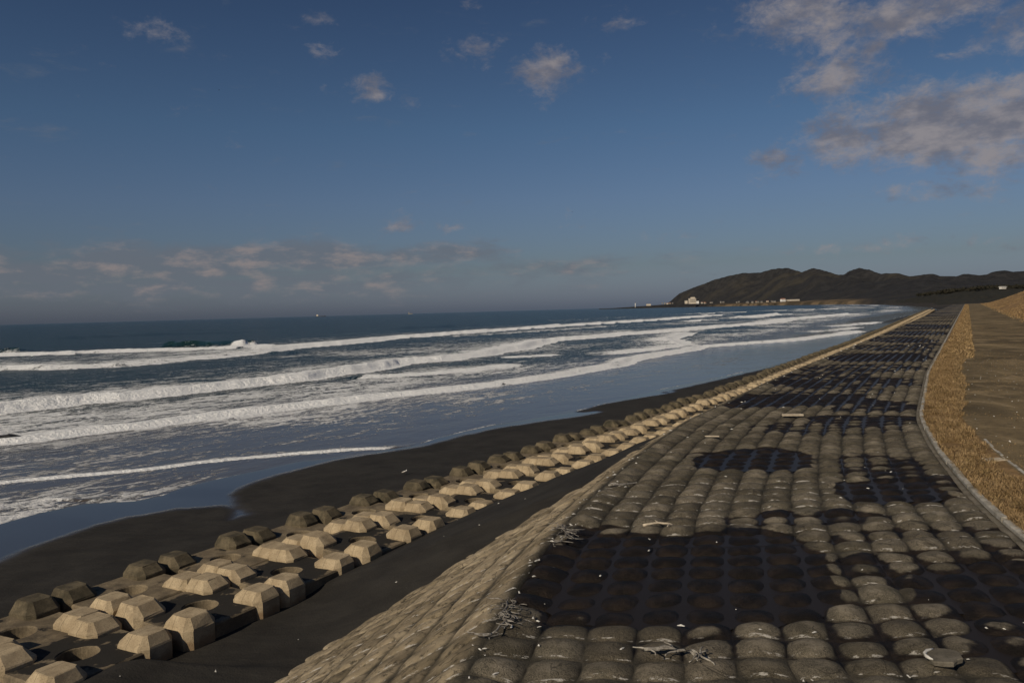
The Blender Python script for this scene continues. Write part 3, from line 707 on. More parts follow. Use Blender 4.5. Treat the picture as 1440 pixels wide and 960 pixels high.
# the run too far off to tell pillows apart
yy = np.concatenate([np.linspace(Y0 + ROWD * 330, 420, 300)]); cc = np.linspace(-3, NCOL, 31)
Cc, Yb = np.meshgrid(cc, yy); lat = np.where(Cc < 0, Cc * 0.56, Cc * MATW / NCOL)
Xv = crest(Yb) + lat; z0, wet = base_z(Cc, Yb, Xv)
rise = 0.09 * np.abs(np.sin(np.pi * Cc)) * np.abs(np.sin(np.pi * Yb / 0.9))
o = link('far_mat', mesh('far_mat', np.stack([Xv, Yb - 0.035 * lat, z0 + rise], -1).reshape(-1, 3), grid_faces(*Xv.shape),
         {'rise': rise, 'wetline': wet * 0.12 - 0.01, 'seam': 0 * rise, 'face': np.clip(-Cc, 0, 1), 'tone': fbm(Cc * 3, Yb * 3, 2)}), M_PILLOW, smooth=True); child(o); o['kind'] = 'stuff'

# flat concrete border beside the kerb
yy = np.concatenate([np.arange(3, 40, 0.4), np.geomspace(40, 420, 80)])
def strip(name, off0, off1, z0, z1, mat, skirt=0.3, ys=yy, nz=0.0):
    x0 = crest(ys) + off0; x1 = crest(ys) + off1; n = len(ys)
    a = np.stack([x0, ys - 0.035 * off0, np.full(n, z0)], -1); b = np.stack([x1, ys - 0.035 * off1, np.full(n, z1)], -1)
    al = a.copy(); al[:, 2] -= skirt; bl = b.copy(); bl[:, 2] -= skirt
    V = np.stack([al, a, b, bl], 1).reshape(-1, 3)
    return link(name, mesh(name, V, grid_faces(n, 4)), mat)
child(strip('border_strip', MATW - 0.015, KERBX - 0.004, 0.015, 0.02, M_BORDER))
kerb = empty('kerb', (float(crest(9)) + KERBX, 9, 0), 0, 'narrow pale concrete kerb edging the sea wall beside the dry grass', 'kerb')
ykn = 6.0; ks = []
while ykn < 64:
    ks.append((ykn, ykn + 0.98)); ykn += 1.0
for (a, b) in ks:
    mb = MB(); yv = np.linspace(a, b, 4); dz = random.uniform(-0.013, 0.013); dx = random.uniform(-0.011, 0.011)
    rings = []
    for y in yv:
        x = float(crest(y)) + KERBX + dx; yq = y - 0.035 * KERBX
        rings.append([(x, yq, -0.2), (x + 0.004, yq, 0.062 + dz), (x + 0.016, yq, 0.08 + dz), (x + 0.095, yq, 0.08 + dz), (x + 0.112, yq, 0.06 + dz), (x + 0.116, yq, -0.2)])
    V = [p for r_ in rings for p in r_]; Fq = [(i * 6 + j, i * 6 + j + 1, (i + 1) * 6 + j + 1, (i + 1) * 6 + j) for i in range(3) for j in range(5)]
    Fq += [(0, 1, 2, 3, 4, 5)[::-1], tuple(18 + j for j in range(6))]
    mb.add(V, Fq); o = mb.build('kerb_stone', M_KERB); o.parent = kerb; o.matrix_parent_inverse = Matrix.Translation(-Vector(kerb.location))
o = strip('kerb_run', KERBX, KERBX + 0.116, 0.08, 0.08, M_KERB, 0.25, np.geomspace(64, 420, 70)); o.parent = kerb; o.matrix_parent_inverse = Matrix.Translation(-Vector(kerb.location)); o['kind'] = 'stuff'

# ------------------------------------------------------------------ land behind the kerb
def land_z(w, Y):
    """w: metres (lateral) right of the kerb"""
    X = crest(Y) + KERBX + w
    z = 0.045 + 0.05 * (fbm(X * 0.6, Y * 0.6, 3) - 0.5) + 0.02 * np.clip(w, 0, 6) + 0.10 * (fbm(X * 0.15, Y * 0.15, 2) - 0.5) * sst(w, 0.5, 3)
    foot = 9.2 + 2.4 * (fbm(Y * 0.03, Y * 0 + 3.3, 2) - 0.5)
    d = sst(w, foot, foot + 15) * (5.2 + 1.6 * (fbm(X * 0.05, Y * 0.05, 3) - 0.5)) + 0.5 * (fbm(X * 0.25, Y * 0.25, 3) - 0.5) * sst(w, foot, foot + 4)
    d = d * sst(Y, 20, 75) * (1 - 0.55 * sst(Y, 230, 430))
    return z + d
ys = np.concatenate([np.arange(3, 30, 0.30), np.geomspace(30, 430, 170)])
ws = np.concatenate([np.array([0.13, 0.3, 0.5, 0.7, 0.9, 1.1]), np.arange(1.3, 6, 0.3), np.arange(6, 30, 0.6), np.geomspace(31, 400, 16)])
Wg, Yg = np.meshgrid(ws, ys)
Xg = crest(Yg) + KERBX + Wg; Zg = land_z(Wg, Yg)
Vg = np.stack([Xg, Yg - 0.035 * KERBX, Zg], -1)
foot = 9.2 + 2.4 * (fbm(Yg * 0.03, Yg * 0 + 3.3, 2) - 0.5)
ncs = int(np.searchsorted(ws, 8.7))
def sub(name, c0, c1, mat, dz=0.0):
    v = Vg[:, c0:c1].copy(); v[..., 2] += dz
    return tag(link(name, mesh(name, v.reshape(-1, 3), grid_faces(v.shape[0], v.shape[1])), mat, smooth=True), kind='structure')
sub('turf_ground', 0, 6, M_TURF); sub('dirt_track', 5, ncs + 1, M_DIRT); sub('dune', ncs, len(ws), M_DUNE)

def blades(name, bx, by, bz, hgt, wid, mat, lean=0.6, seed=1):
    """curved two-segment grass blades, one mesh"""
    g = np.random.default_rng(seed); n = len(bx); a = g.random(n) * 2 * math.pi; ln = lean * (0.4 + g.random(n))
    h = hgt * (0.55 + 0.8 * g.random(n)); w = wid * (0.6 + 0.8 * g.random(n))
    dx, dy = np.cos(a), np.sin(a); t = g.random(n) * 2 * math.pi; px_, py_ = np.cos(t) * w, np.sin(t) * w
    P = np.zeros((n, 5, 3))
    for i, (f, zf) in enumerate(((0, 0), (0.35, 0.62), (1.0, 0.86))):
        cx_ = bx + dx * ln * h * f; cy_ = by + dy * ln * h * f; cz_ = bz + h * zf - ln * h * 0.35 * f * f
        if i < 2:
            k_ = 1.0 if i == 0 else 0.75
            P[:, 2 * i] = np.stack([cx_ - px_ * k_, cy_ - py_ * k_, cz_], -1); P[:, 2 * i + 1] = np.stack([cx_ + px_ * k_, cy_ + py_ * k_, cz_], -1)
        else: P[:, 4] = np.stack([cx_, cy_, cz_], -1)
    b = np.arange(n)[:, None] * 5
    Fc = np.concatenate([b + np.array([[0, 1, 3]]), b + np.array([[0, 3, 2]]), b + np.array([[2, 3, 4]])])
    o = link(name, mesh(name, P.reshape(-1, 3), Fc), mat)
    return tag(o, None, None, None, 'stuff')
def scat(n, w0, w1, ya, yb, p=1.0, thr=None, seed=3):
    g = np.random.default_rng(seed); y = ya * (yb / ya) ** (g.random(n) ** p); w = w0 + (w1 - w0) * g.random(n)
    x = crest(y) + KERBX + w; z = land_z(w, y)
    if thr is not None:
        m = fbm(x * thr[1], y * thr[1], 3) > thr[0]; x, y, z, w = x[m], y[m], z[m], w[m]
    return x, y - 0.035 * KERBX, z - 0.01
x, y, z = scat(72000, 0.09, 1.75, 7, 55, 1.0, None, 3)
ww = x - crest(y + 0.035 * KERBX) - KERBX; lim_ = 1.0 + 0.5 * sst(y, 14, 30) + 0.55 * (fbm(x * 0.8, y * 0.8, 3) - 0.5); mk_ = (ww < lim_) & (fbm(x * 1.6, y * 1.6, 3) > 0.36); x, y, z = x[mk_], y[mk_], z[mk_]
ed = RNG.random(len(x))
g1 = blades('dry_grass', x, y, z, 0.13, 0.0045, M_GRASS, 1.3, 4); tag(g1, 'dense strip of dry orange grass between kerb and dirt track', 'grass')
x, y, z = scat(16000, 0.3, 2.1, 40, 400, 1.0, (0.34, 0.5), 5)
g2 = blades('far_dry_grass', x, y, z, 0.15, 0.02, M_GRASS, 1.2, 6); tag(g2, 'dry orange grass verge running away beside the wall into the distance', 'grass')
x, y, z = scat(16000, 1.1, 8.5, 9, 90, 1.0, (0.52, 0.5), 7)
g3 = blades('sparse_grass', x, y, z, 0.055, 0.006, M_GRASS, 1.6, 8); tag(g3, 'thin flattened straw scattered over the brown dirt track', 'grass')
x, y, z = scat(26000, 8.0, 34, 70, 420, 1.0, (0.36, 0.12), 9)
g4 = blades('dune_grass', x, y, z, 0.30, 0.03, M_GRASS, 1.1, 10); tag(g4, 'tawny dune grass covering the bank at the right edge', 'grass')
# pale low edging between grass strip and track, near end only
mb = MB(); ye = np.arange(8.6, 17.5, 0.45)
for a, b in zip(ye[:-1], ye[1:]):
    w_ = 1.14; z_ = 0.075 + random.uniform(-0.012, 0.008)
    x0 = float(crest(a)) + KERBX + w_; x1 = float(crest(b)) + KERBX + w_; sh_ = 0.035 * KERBX
    mb.add([(x0, a - sh_, -0.1), (x0 + .07, a - sh_, -0.1), (x1 + .07, b - sh_ - .012, -0.1), (x1, b - sh_ - .012, -0.1), (x0 + .006, a - sh_, z_), (x0 + .064, a - sh_, z_), (x1 + .064, b - sh_ - .012, z_), (x1 + .006, b - sh_ - .012, z_)],
           [(3, 2, 1, 0), (4, 5, 6, 7), (0, 1, 5, 4), (1, 2, 6, 5), (2, 3, 7, 6), (3, 0, 4, 7)])
tag(mb.build('path_edging', M_KERB), 'thin pale edging between dry grass and bare dirt at right', 'edging')
# pebbles on the track
mb = MB()
x, y, z = scat(420, 1.2, 7, 9, 45, 1.0, None, 11)
for i in range(len(x)):
    r = random.uniform(0.008, 0.03); mb.add([(x[i] + r, y[i], z[i]), (x[i], y[i] + r, z[i]), (x[i] - r, y[i], z[i]), (x[i], y[i] - r, z[i]), (x[i], y[i], z[i] + r * 1.1)], [(0, 1, 4), (1, 2, 4), (2, 3, 4), (3, 0, 4)])
tag(mb.build('track_pebbles', M_SHELL), 'small pale pebbles scattered on the dirt track', 'pebbles', None, 'stuff')

# ------------------------------------------------------------------ standing water on the wall
def mat_pool():
    m, k, b = material('still_pool_water'); p = k.pos()
    setp(k, b, (0.022, 0.0175, 0.0145), 0.34, k.bump(k.noise(p, 6, 3, 0.5), 0.12, 0.01), 0.11); b.inputs['IOR'].default_value = 1.333
    return m
M_POOL = mat_pool()
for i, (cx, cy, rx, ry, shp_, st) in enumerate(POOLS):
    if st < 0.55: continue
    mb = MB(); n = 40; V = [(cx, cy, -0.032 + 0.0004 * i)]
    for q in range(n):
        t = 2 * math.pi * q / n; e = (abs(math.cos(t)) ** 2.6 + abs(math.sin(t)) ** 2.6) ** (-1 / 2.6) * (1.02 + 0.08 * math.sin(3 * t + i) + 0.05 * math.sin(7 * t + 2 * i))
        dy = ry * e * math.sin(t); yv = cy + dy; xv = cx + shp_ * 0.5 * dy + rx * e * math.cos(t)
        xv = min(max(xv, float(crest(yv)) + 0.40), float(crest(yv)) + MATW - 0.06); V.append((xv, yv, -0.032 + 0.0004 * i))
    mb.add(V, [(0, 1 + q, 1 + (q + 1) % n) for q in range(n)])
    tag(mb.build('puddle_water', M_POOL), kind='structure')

# ------------------------------------------------------------------ armour blocks
SLAB_H = 1.015; ST = 0.32; HR = 0.325
def slab_mesh(name, seed, dusty):
    g = random.Random(seed); n = 32; top = []; out = []
    for q in range(n):
        t = 2 * math.pi * (q + 0.5) / n; c_, s_ = math.cos(t), math.sin(t); kx = SLAB_H / max(abs(c_), abs(s_))
        x, y = c_ * kx, s_ * kx
        lim = SLAB_H * 2 - 0.12
        if abs(x) + abs(y) > lim:
            f = lim / (abs(x) + abs(y)); x *= f; y *= f
        out.append((x, y))
    cs = [(math.cos(2 * math.pi * (q + 0.5) / n), math.sin(2 * math.pi * (q + 0.5) / n)) for q in range(n)]
    rings = [[(x * 1.0, y * 1.0, -0.35) for x, y in out], [(x, y, ST - 0.03) for x, y in out], [(x * 0.975, y * 0.975, ST) for x, y in out]]
    for f in (0.66, 0.33):
        rings.append([((x * f + c_ * (HR + .03) * (1 - f)), (y * f + s_ * (HR + .03) * (1 - f)), ST + g.uniform(-.006, .006)) for (x, y), (c_, s_) in zip(out, cs)])
    rings += [[(c_ * (HR + 0.02), s_ * (HR + 0.02), ST) for c_, s_ in cs], [(c_ * HR, s_ * HR, ST - 0.025) for c_, s_ in cs], [(c_ * HR * 0.97, s_ * HR * 0.97, -0.30) for c_, s_ in cs]]
    V = [p for r in rings for p in r]; Fc = [(i * n + q, i * n + (q + 1) % n, (i + 1) * n + (q + 1) % n, (i + 1) * n + q) for i in range(len(rings) - 1) for q in range(n)]
    b = len(V); V.append((0, 0, -0.02)); rr = [(c_ * HR * 0.98, s_ * HR * 0.98, -0.02) for c_, s_ in cs]; V += rr
    Fc += [(b, b + 1 + q, b + 1 + (q + 1) % n) for q in range(n)]
    d = []
    ox, oy = g.uniform(0, 9), g.uniform(0, 9)
    for (x, y, z) in V:
        dd = 0.0
        if z > ST - 0.02: dd = dusty * (0.52 - 0.34 * (max(abs(x), abs(y)) > 0.92))
        if -0.1 < z < 0.02 and math.hypot(x, y) < HR + 0.01: dd = 1.0
        d.append(dd)
    return mesh(name, V, Fc, {'dust': np.array(d)})
def knob_mesh(name, sx, sy, seed, tall=0.0):
    """eight-sided stub with a chamfered head; sx, sy say which corner it stands on"""
    g = random.Random(seed); ax = 0.385; ay = 0.335; c = 0.125; cx, cy = 0.695 * sx, 0.765 * sy
    def ring(ax0, ax1, ay0, ay1, ch, z):      # ax0: inner side half size, ax1: outer
        pts = []
        raw = [(ax1, ay1 - ch), (ax1 - ch, ay1), (-ax0 + ch, ay1), (-ax0, ay1 - ch), (-ax0, -ay0 + ch), (-ax0 + ch, -ay0), (ax1 - ch, -ay0), (ax1, -ay0 + ch)]
        for (u, v) in raw: pts.append((cx + sx * u + g.uniform(-.008, .008), cy + sy * v + g.uniform(-.008, .008), z + g.uniform(-.008, .008)))
        return pts
    H1 = ST + 0.055; H2 = ST + 0.235 + tall
    rings = [ring(ax, ax + .01, ay, ay + .01, c, -0.5), ring(ax, ax + .01, ay, ay + .01, c, H1 - 0.02), ring(ax - .006, ax, ay - .006, ay, c, H1 + 0.012),
             ring(ax - 0.185, ax - 0.085, ay - 0.120, ay - 0.085, 0.055, H2 - 0.018), ring(ax - 0.205, ax - 0.105, ay - 0.140, ay - 0.105, 0.05, H2)]
    V = [p for r in rings for p in r]; Fc = [(i * 8 + q, i * 8 + (q + 1) % 8, (i + 1) * 8 + (q + 1) % 8, (i + 1) * 8 + q) for i in range(4) for q in range(8)]
    Fc.append(tuple(32 + q for q in range(8)))
    if sx * sy < 0: Fc = [f[::-1] for f in Fc]
    return mesh(name, V, Fc, {'height': np.array([v_[2] for v_ in V]), 'joint': np.array([v_[0] - cx + 0.03 for v_ in V])})
KN = {}
for sx in (-1, 1):
    for sy in (-1, 1):
        for v in range(3):
            for alg in (0, 1):
                me = knob_mesh('knob', sx, sy, v * 7 + sx + 2 * sy, random.uniform(-.03, .03)); me.materials.append(M_ALGAE if alg else M_BLOCK); KN[(sx, sy, v, alg)] = me
SL = {}
for v in range(3):
    me = slab_mesh('slab', v, 1.0); me.materials.append(M_SLABSAND); SL[('land', v)] = me
    me = slab_mesh('slab', v + 5, 0.30); me.materials.append(M_SLABSAND); SL[('sea', v)] = me
def joined(parts, name):
    bm = bmesh.new(); mats = []
    me2 = bpy.data.meshes.new(name)
    for me in parts:
        m = me.materials[0]
        if m not in mats: mats.append(m)
        n0 = len(bm.faces); bm.from_mesh(me); bm.faces.ensure_lookup_table()
        for f in bm.faces[n0:]: f.material_index = mats.index(m)
    bm.to_mesh(me2); bm.free()
    for m in mats: me2.materials.append(m)
    return me2
FAR = {}
for row in ('land', 'sea'):
    for v in range(3):
        FAR[(row, v)] = joined([SL[(row, v)]] + [KN[(sx, sy, (v + sy) % 3, 1 if (row == 'sea' and sx < 0) else 0)] for sx in (-1, 1) for sy in (-1, 1)], 'armour_block')
ORD = ['first', 'second', 'third', 'fourth', 'fifth', 'sixth', 'seventh', 'eighth', 'ninth', 'tenth', 'eleventh', 'twelfth', 'thirteenth', 'fourteenth', 'fifteenth', 'sixteenth', 'seventeenth', 'eighteenth', 'nineteenth', 'twentieth', 'twenty-first', 'twenty-second', 'twenty-third', 'twenty-fourth', 'twenty-fifth', 'twenty-sixth']
RZ = -HEAD
NB = 118; firsts = {'land': 0, 'sea': 0}
for row, roff in (('land', 0.0), ('sea', 2.14)):
    for i in range(-4, NB):
        # unit between corner pairs i and i+1
        g = random.Random(i * 31 + (7 if row == 'sea' else 0))
        c = P0 + RD * PITCHB * (i + 0.5) - RC * (1.03 + roff)
        c = c + np.array([bend(c[1]), 0.0])
        c = c + RD * g.uniform(-.05, .05) + RC * g.uniform(-.05, .05)
        zb = -2.66 + g.uniform(-0.04, 0.04) - (0.05 if row == 'sea' else 0) + (0.025 * min(8, max(0, i - 5)) if row == 'land' else 0)
        px, py, w = pix((c[0], c[1], zb + 0.4))
        v = i % 3; vis = -60 < px < 1500 and py < 1010 and w > 2
        if not vis: continue
        rz = RZ + g.uniform(-.03, .03); tilt = (g.uniform(-.025, .025), g.uniform(-.025, .025))
        n = firsts[row]; firsts[row] += 1
        rown = 'row nearest the sea wall' if row == 'land' else 'row nearest the water'
        if n < 26:
            look = 'tan' if row == 'land' else 'dark weathered'
            lab = f'{look} knobbed concrete block, {ORD[n]} from the left in the {rown}'
        elif n < 26: pass
        else: lab = f'tiny far off concrete block at the distant end of the {rown}'
        grp = 'concrete armour blocks in the ' + rown + ('' if n < 26 else ', far end')
        if n < 26:
            o = empty('armour_block', (c[0], c[1], zb), 0, lab, 'armour block', grp)
            o.rotation_euler = (tilt[0], tilt[1], rz)
            s_ = bpy.data.objects.new('slab', SL[(row, v)]); COL.objects.link(s_); s_.parent = o
            for sx in (-1, 1):
                for sy in (-1, 1):
                    alg = 1 if (row == 'sea' and sx < 0) else 0
                    kb = bpy.data.objects.new('knob', KN[(sx, sy, (v + sy + (sx > 0)) % 3, alg)]); COL.objects.link(kb); kb.parent = o
                    kb.rotation_euler = (0, 0, g.uniform(-.03, .03)); kb.location = (g.uniform(-.02, .02), g.uniform(-.02, .02), g.uniform(-.03, .03))
        else:
            o = bpy.data.objects.new('armour_block', FAR[(row, v)]); COL.objects.link(o); o.location = (c[0], c[1], zb); o.rotation_euler = (tilt[0], tilt[1], rz)
            tag(o, lab, 'armour block', grp)

bm = bmesh.new()
for row, roff in (('land', 0.0), ('sea', 2.14)):
    for i in range(NB, 200):
        c = P0 + RD * PITCHB * (i + 0.5) - RC * (1.03 + roff); c = c + np.array([bend(c[1]), 0.0])
        n0 = len(bm.verts); f0 = len(bm.faces); bm.from_mesh(FAR[(row, i % 3)]); bm.verts.ensure_lookup_table(); bm.faces.ensure_lookup_table()
        Mx = Matrix.Translation((c[0], c[1], -2.6)) @ Matrix.Rotation(RZ, 4, 'Z')
        for v_ in bm.verts[n0:]: v_.co = Mx @ v_.co
        if row == 'sea':
            for f_ in bm.faces[f0:]: f_.material_index = {0: 0, 1: 2, 2: 1}[f_.material_index] if FAR[('sea', i % 3)].materials[1] == M_ALGAE else f_.material_index
me = bpy.data.meshes.new('armour_block_line'); bm.to_mesh(me); bm.free()
for m_ in (M_SLABSAND, M_BLOCK, M_ALGAE): me.materials.append(m_)
tag(link('armour_block_line', me), 'far end of the two block rows, too small to tell the blocks apart', 'armour blocks', None, 'stuff')

# ------------------------------------------------------------------ far land: bay head, wooded hills
RIDGE = np.array([(840, 435), (868, 432.8), (885, 431.6), (905, 430.2), (935, 428), (942, 424), (955, 413), (970, 406.5), (985, 401), (1005, 393.5), (1025, 388), (1045, 384), (1070, 383.5), (1085, 379), (1097, 377), (1110, 377.5), (1120, 380.5), (1129, 383), (1138, 379), (1145, 377), (1155, 379.5), (1165, 382.5), (1178, 386), (1187, 386.5),
                  (1195, 381), (1209, 377), (1222, 379.5), (1232, 383), (1240, 385), (1262, 384), (1272, 387), (1283, 389), (1300, 386), (1312, 385), (1322, 388), (1345, 389), (1355, 386), (1362, 385), (1376, 387), (1388, 386), (1395, 383), (1405, 380.5), (1413, 380), (1425, 382), (1440, 381), (1500, 378), (1600, 384), (1700, 380), (1800, 388)])
xs = np.concatenate([np.linspace(842, 1440, 360), np.linspace(1446, 1800, 60)])
ry = np.interp(xs, RIDGE[:, 0], RIDGE[:, 1])
dsh = np.interp(xs, [840, 880, 950, 1000, 1060, 1100, 1160, 1200, 1250, 1300, 1350, 1500, 1800], [5200, 5000, 4300, 3600, 3000, 2500, 2000, 1700, 1400, 1150, 900, 700, 700])
drd = dsh * 1.0 + np.interp(xs, [840, 940, 1000, 1100, 1200, 1300, 1440, 1800], [250, 500, 900, 1300, 1100, 1200, 1300, 1300])
tv = np.concatenate([np.linspace(-0.08, 0, 3), np.linspace(0.02, 0.30, 12), np.linspace(0.33, 1.0, 40), np.linspace(1.05, 1.7, 10)])
P = np.zeros((len(tv), len(xs), 3)); strip_a = np.zeros((len(tv), len(xs)))
for j, x in enumerate(xs):
    hz = at_d(x, ry[j], drd[j])[2]
    for i, t in enumerate(tv):
        d = dsh[j] + (drd[j] - dsh[j]) * t
        dir_ = ray(x, 425); X_ = dir_[0] / dir_[1] * d
        P[i, j] = (X_, d, 0)
        lowk = 0.1 + 0.9 * float(sst(x, 870, 950))
        low = lowk * 5.0 * sst(t, -0.02, 0.04) + lowk * 6 * sst(t, 0.05, 0.3)
        if t <= 0: z = -6 + 6.0 * (t + 0.08) / 0.08 + SEA * 0 - 3.0
        elif t <= 1: z = low + max(0, hz - low) * (float(sst(t, 0.22, 1.0)) ** 0.85)
        else: z = max(hz, low) * (1 - (t - 1) * 0.9)
        P[i, j, 2] = z
        strip_a[i, j] = (1 - float(sst(t, 0.16, 0.26))) * float(sst(x, 985, 1030)) * (1 - float(sst(x, 1190, 1235)))
nz = fbm(P[..., 0] / 190, P[..., 1] / 190, 4) - 0.5; ridg = 1 - 2 * np.abs(fbm(P[..., 0] / 420 + 5, P[..., 1] / 420, 3) - 0.5)
tt = tv[:, None] * np.ones((1, len(xs)))
env = sst(tt, 0.25, 0.55) * (1 - sst(tt, 0.90, 0.99)) + sst(tt, 1.02, 1.2)
hsc = np.maximum(P[..., 2], 0) / 120
P[..., 2] += env * ((nz - 0.22) * 50 + (ridg - 1.0) * 62) * np.clip(hsc, 0.1, 1.2)
P[..., 2] += (fbm(P[..., 0] / 22, P[..., 1] / 22, 3) - 0.5) * 7 * sst(tt, 0.25, 0.4) * np.clip(hsc, 0.25, 1)
tag(link('wooded_hills', mesh('wooded_hills', P.reshape(-1, 3), grid_faces(len(tv), len(xs)), {'shorestrip': strip_a}), M_HILL, smooth=True), kind='structure')

# dark low land between the far end of the wall and the hills
def mound(name, pts, d0, d1, mat, n=60, m=14, seed=0, base=-2.0, rough=1.0):
    """pts: skyline points; the ground rises from distance d0 to d1 to reach that skyline"""
    pts = np.array(pts); x = np.linspace(pts[0, 0], pts[-1, 0], n); y = np.interp(x, pts[:, 0], pts[:, 1]); V = np.zeros((m + 4, n, 3))
    d0s, d1s = d0, d1
    for j in range(n):
        d0 = np.interp(x[j], *d0s) if isinstance(d0s, tuple) else d0s; d1 = np.interp(x[j], *d1s) if isinstance(d1s, tuple) else d1s
        hz = at_d(x[j], y[j], d1)[2]; dr = ray(x[j], y[j]); edge = min(1, min(j, n - 1 - j) / 4)
        for i in range(m + 4):
            t = i / (m - 1); d = d0 + (d1 - d0) * t
            z = base + (hz - base) * float(sst(min(t, 1), 0, 1)) if t <= 1 else hz - (t - 1) * (hz - base) * 2.2
            V[i, j] = (dr[0] / dr[1] * d, d, z)
    V[..., 2] += (fbm(V[..., 0] / 14 + seed, V[..., 1] / 14, 3) - 0.5) * rough * np.clip((V[..., 2] - base) / 3, 0, 1)
    return tag(link(name, mesh(name, V.reshape(-1, 3), grid_faces(m + 4, n)), mat, smooth=True), kind='structure')
mound('far_beach', [(1228, 428.2), (1240, 426.2), (1260, 424.2), (1290, 422.2), (1330, 420.5), (1420, 420.5)], ([1228, 1250, 1280, 1310, 1340, 1420], [1500, 1200, 760, 520, 440, 430]), ([1228, 1250, 1310, 1420], [1750, 1500, 900, 700]), M_FARSAND, 60, 14, 1, -3.6, 0.6)
mound('tan_bank', [(1205, 428), (1214, 426.0), (1226, 423.4), (1245, 418.8), (1268, 414.2), (1290, 412), (1305, 412.5), (1318, 416), (1326, 420)], 1550, 1750, M_TAN, 50, 12, 5, -3.6, 2.0)
mound('dark_bank', [(1246, 428.5), (1256, 425.0), (1268, 421.5), (1290, 417), (1315, 413.5), (1345, 409.5), (1380, 406.5), (1410, 405.5), (1450, 404), (1500, 404)], ([1246, 1290, 1320, 1400], [1300, 800, 560, 520]), ([1246, 1290, 1320, 1400], [1500, 1050, 800, 760]), M_FARWOOD, 70, 14, 9, -3.6, 3.0)
# scrub and pines standing on the dark bank: one far-off wood
def clumps(n, pick, r0, r1, seed):
    g = random.Random(seed); V = []; Fc = []
    for _ in range(n):
        (cx, cy, cz) = pick(g); R = g.uniform(r0, r1)
        for _ in range(26):
            u = g.uniform(-1, 1); t = g.uniform(0, 2 * math.pi); rr = R * g.random() ** 0.4; s_ = math.sqrt(1 - u * u)
            p = Vector((cx + rr * s_ * math.cos(t), cy + rr * s_ * math.sin(t), cz + R * 0.6 + rr * u * 0.75)); a = Vector((g.uniform(-1, 1), g.uniform(-1, 1), g.uniform(-1, 1))).normalized(); b_ = a.orthogonal().normalized()
            f = R * 0.34; k_ = len(V); V += [p + a * f, p + b_ * f, p - a * f * 0.8, p - b_ * f]; Fc.append((k_, k_ + 1, k_ + 2, k_ + 3))
    return V, Fc
def pick_bank(g):
    x = g.uniform(1290, 1470); d = float(np.interp(x, [1290, 1320, 1400], [1030, 800, 760])) * g.uniform(.93, 1.02); y = np.interp(x, [1262, 1290, 1315, 1345, 1380, 1410, 1450, 1500], [420, 415.5, 413, 409.5, 406, 405, 404, 404])
    p = at_d(x, y + 0.8, d); return p
V, Fc = clumps(340, pick_bank, 1.2, 3.0, 3)
tag(link('far_wood', mesh('far_wood', V, Fc), M_FARWOOD), 'dark pine wood on the low bank below the hills', 'wood', None, 'stuff')

# ------------------------------------------------------------------ buildings of the far shore
def house(x, y, d, wpx, hpx, wall, roof, lab, grp, gable=True, rz=None):
    p = at_d(x, y, d); m = d / FPX; w = wpx * m; h = hpx * m; dep = w * 0.7
    o = empty('house', p, random.uniform(-0.25, 0.25) if rz is None else rz, lab, 'house', grp)
    mb = MB(); mb.box(-w / 2, w / 2, -dep / 2, dep / 2, -0.3 * h, h * (0.66 if gable else 1)); mb.build('wall', wall, o)
    rf = MB()
    if gable: rf.gable(-w / 2, w / 2, -dep / 2, dep / 2, h * 0.66, h, 0.4)
    else: rf.box(-w / 2 - .3, w / 2 + .3, -dep / 2 - .3, dep / 2 + .3, h + .003, h + 0.6)
    rf.build('roof', roof, o)
    for q in range(max(2, int(wpx / 2))):
        xx = -w / 2 + w * (q + 0.5) / max(2, int(wpx / 2)); wn = MB(); wn.box(xx - w * .06, xx + w * .06, -dep / 2 - .12, -dep / 2 + .1, h * .22, h * .46); wn.build('window', M_GLASS, o)
    return o
p = at_d(974, 425.6, 3850); mpp = 3850 / FPX
hotel = empty('hotel', p, 0.05, 'large white hotel with stepped top at the foot of the hill', 'hotel')
def px_box(mb, x0, x1, h0, h1, y0=-12, y1=12): mb.box(x0 * mpp, x1 * mpp, y0, y1, h0 * mpp, h1 * mpp)
mb = MB(); px_box(mb, -5, 4, -1.5, 6.2); mb.build('main_block', M_CREAM, hotel)
mb = MB(); px_box(mb, -2.2, 2.6, 6.203, 7.8, -9, 9); mb.build('penthouse', M_CREAM, hotel)
mb = MB(); px_box(mb, 4.003, 8.2, -1.5, 2.2, -10, 10); mb.build('side_wing', M_WHITE, hotel)
for fl in range(4):
    mb = MB(); mb.box(-4.5 * mpp, 3.5 * mpp, -12.4, -11.9, (0.8 + fl * 1.35) * mpp, (1.25 + fl * 1.35) * mpp); mb.build('window_band', M_GLASS, hotel)
p = at_d(965, 426.0, 3900); ann = empty('annex_building', p, 0, 'small cream block just left of the white hotel', 'building')
mb = MB(); px_box(mb, -1.8, 1.5, -1, 3.4, -8, 8); mb.build('wall', M_CREAM, ann); mb = MB(); px_box(mb, -2, 1.7, 3.403, 3.9, -8.5, 8.5); mb.build('roof', M_ROOF, ann)
lb = at_d(893.5, 431.2, 4900); lm = 4900 / FPX
lh = empty('lighthouse', lb, 0, 'slender white lighthouse on the low headland', 'lighthouse')
mb = MB(); mb.lathe([(0.7 * lm, -1.2 * lm), (0.5 * lm, 3.2 * lm), (0.4 * lm, 5.0 * lm)], 12); mb.build('tower', M_WHITE, lh, True)
mb = MB(); mb.lathe([(0.6 * lm, 5.003 * lm), (0.6 * lm, 5.25 * lm)], 12); mb.build('gallery', M_WHITE, lh)
mb = MB(); mb.lathe([(0.45 * lm, 5.253 * lm), (0.45 * lm, 6.0 * lm), (0.05 * lm, 6.6 * lm)], 10); mb.build('lantern', M_GLASS, lh)
house(912, 429.2, 4800, 6, 1.8, M_CREAM, M_ROOF, 'pale low building on the headland right of the lighthouse', None, False)
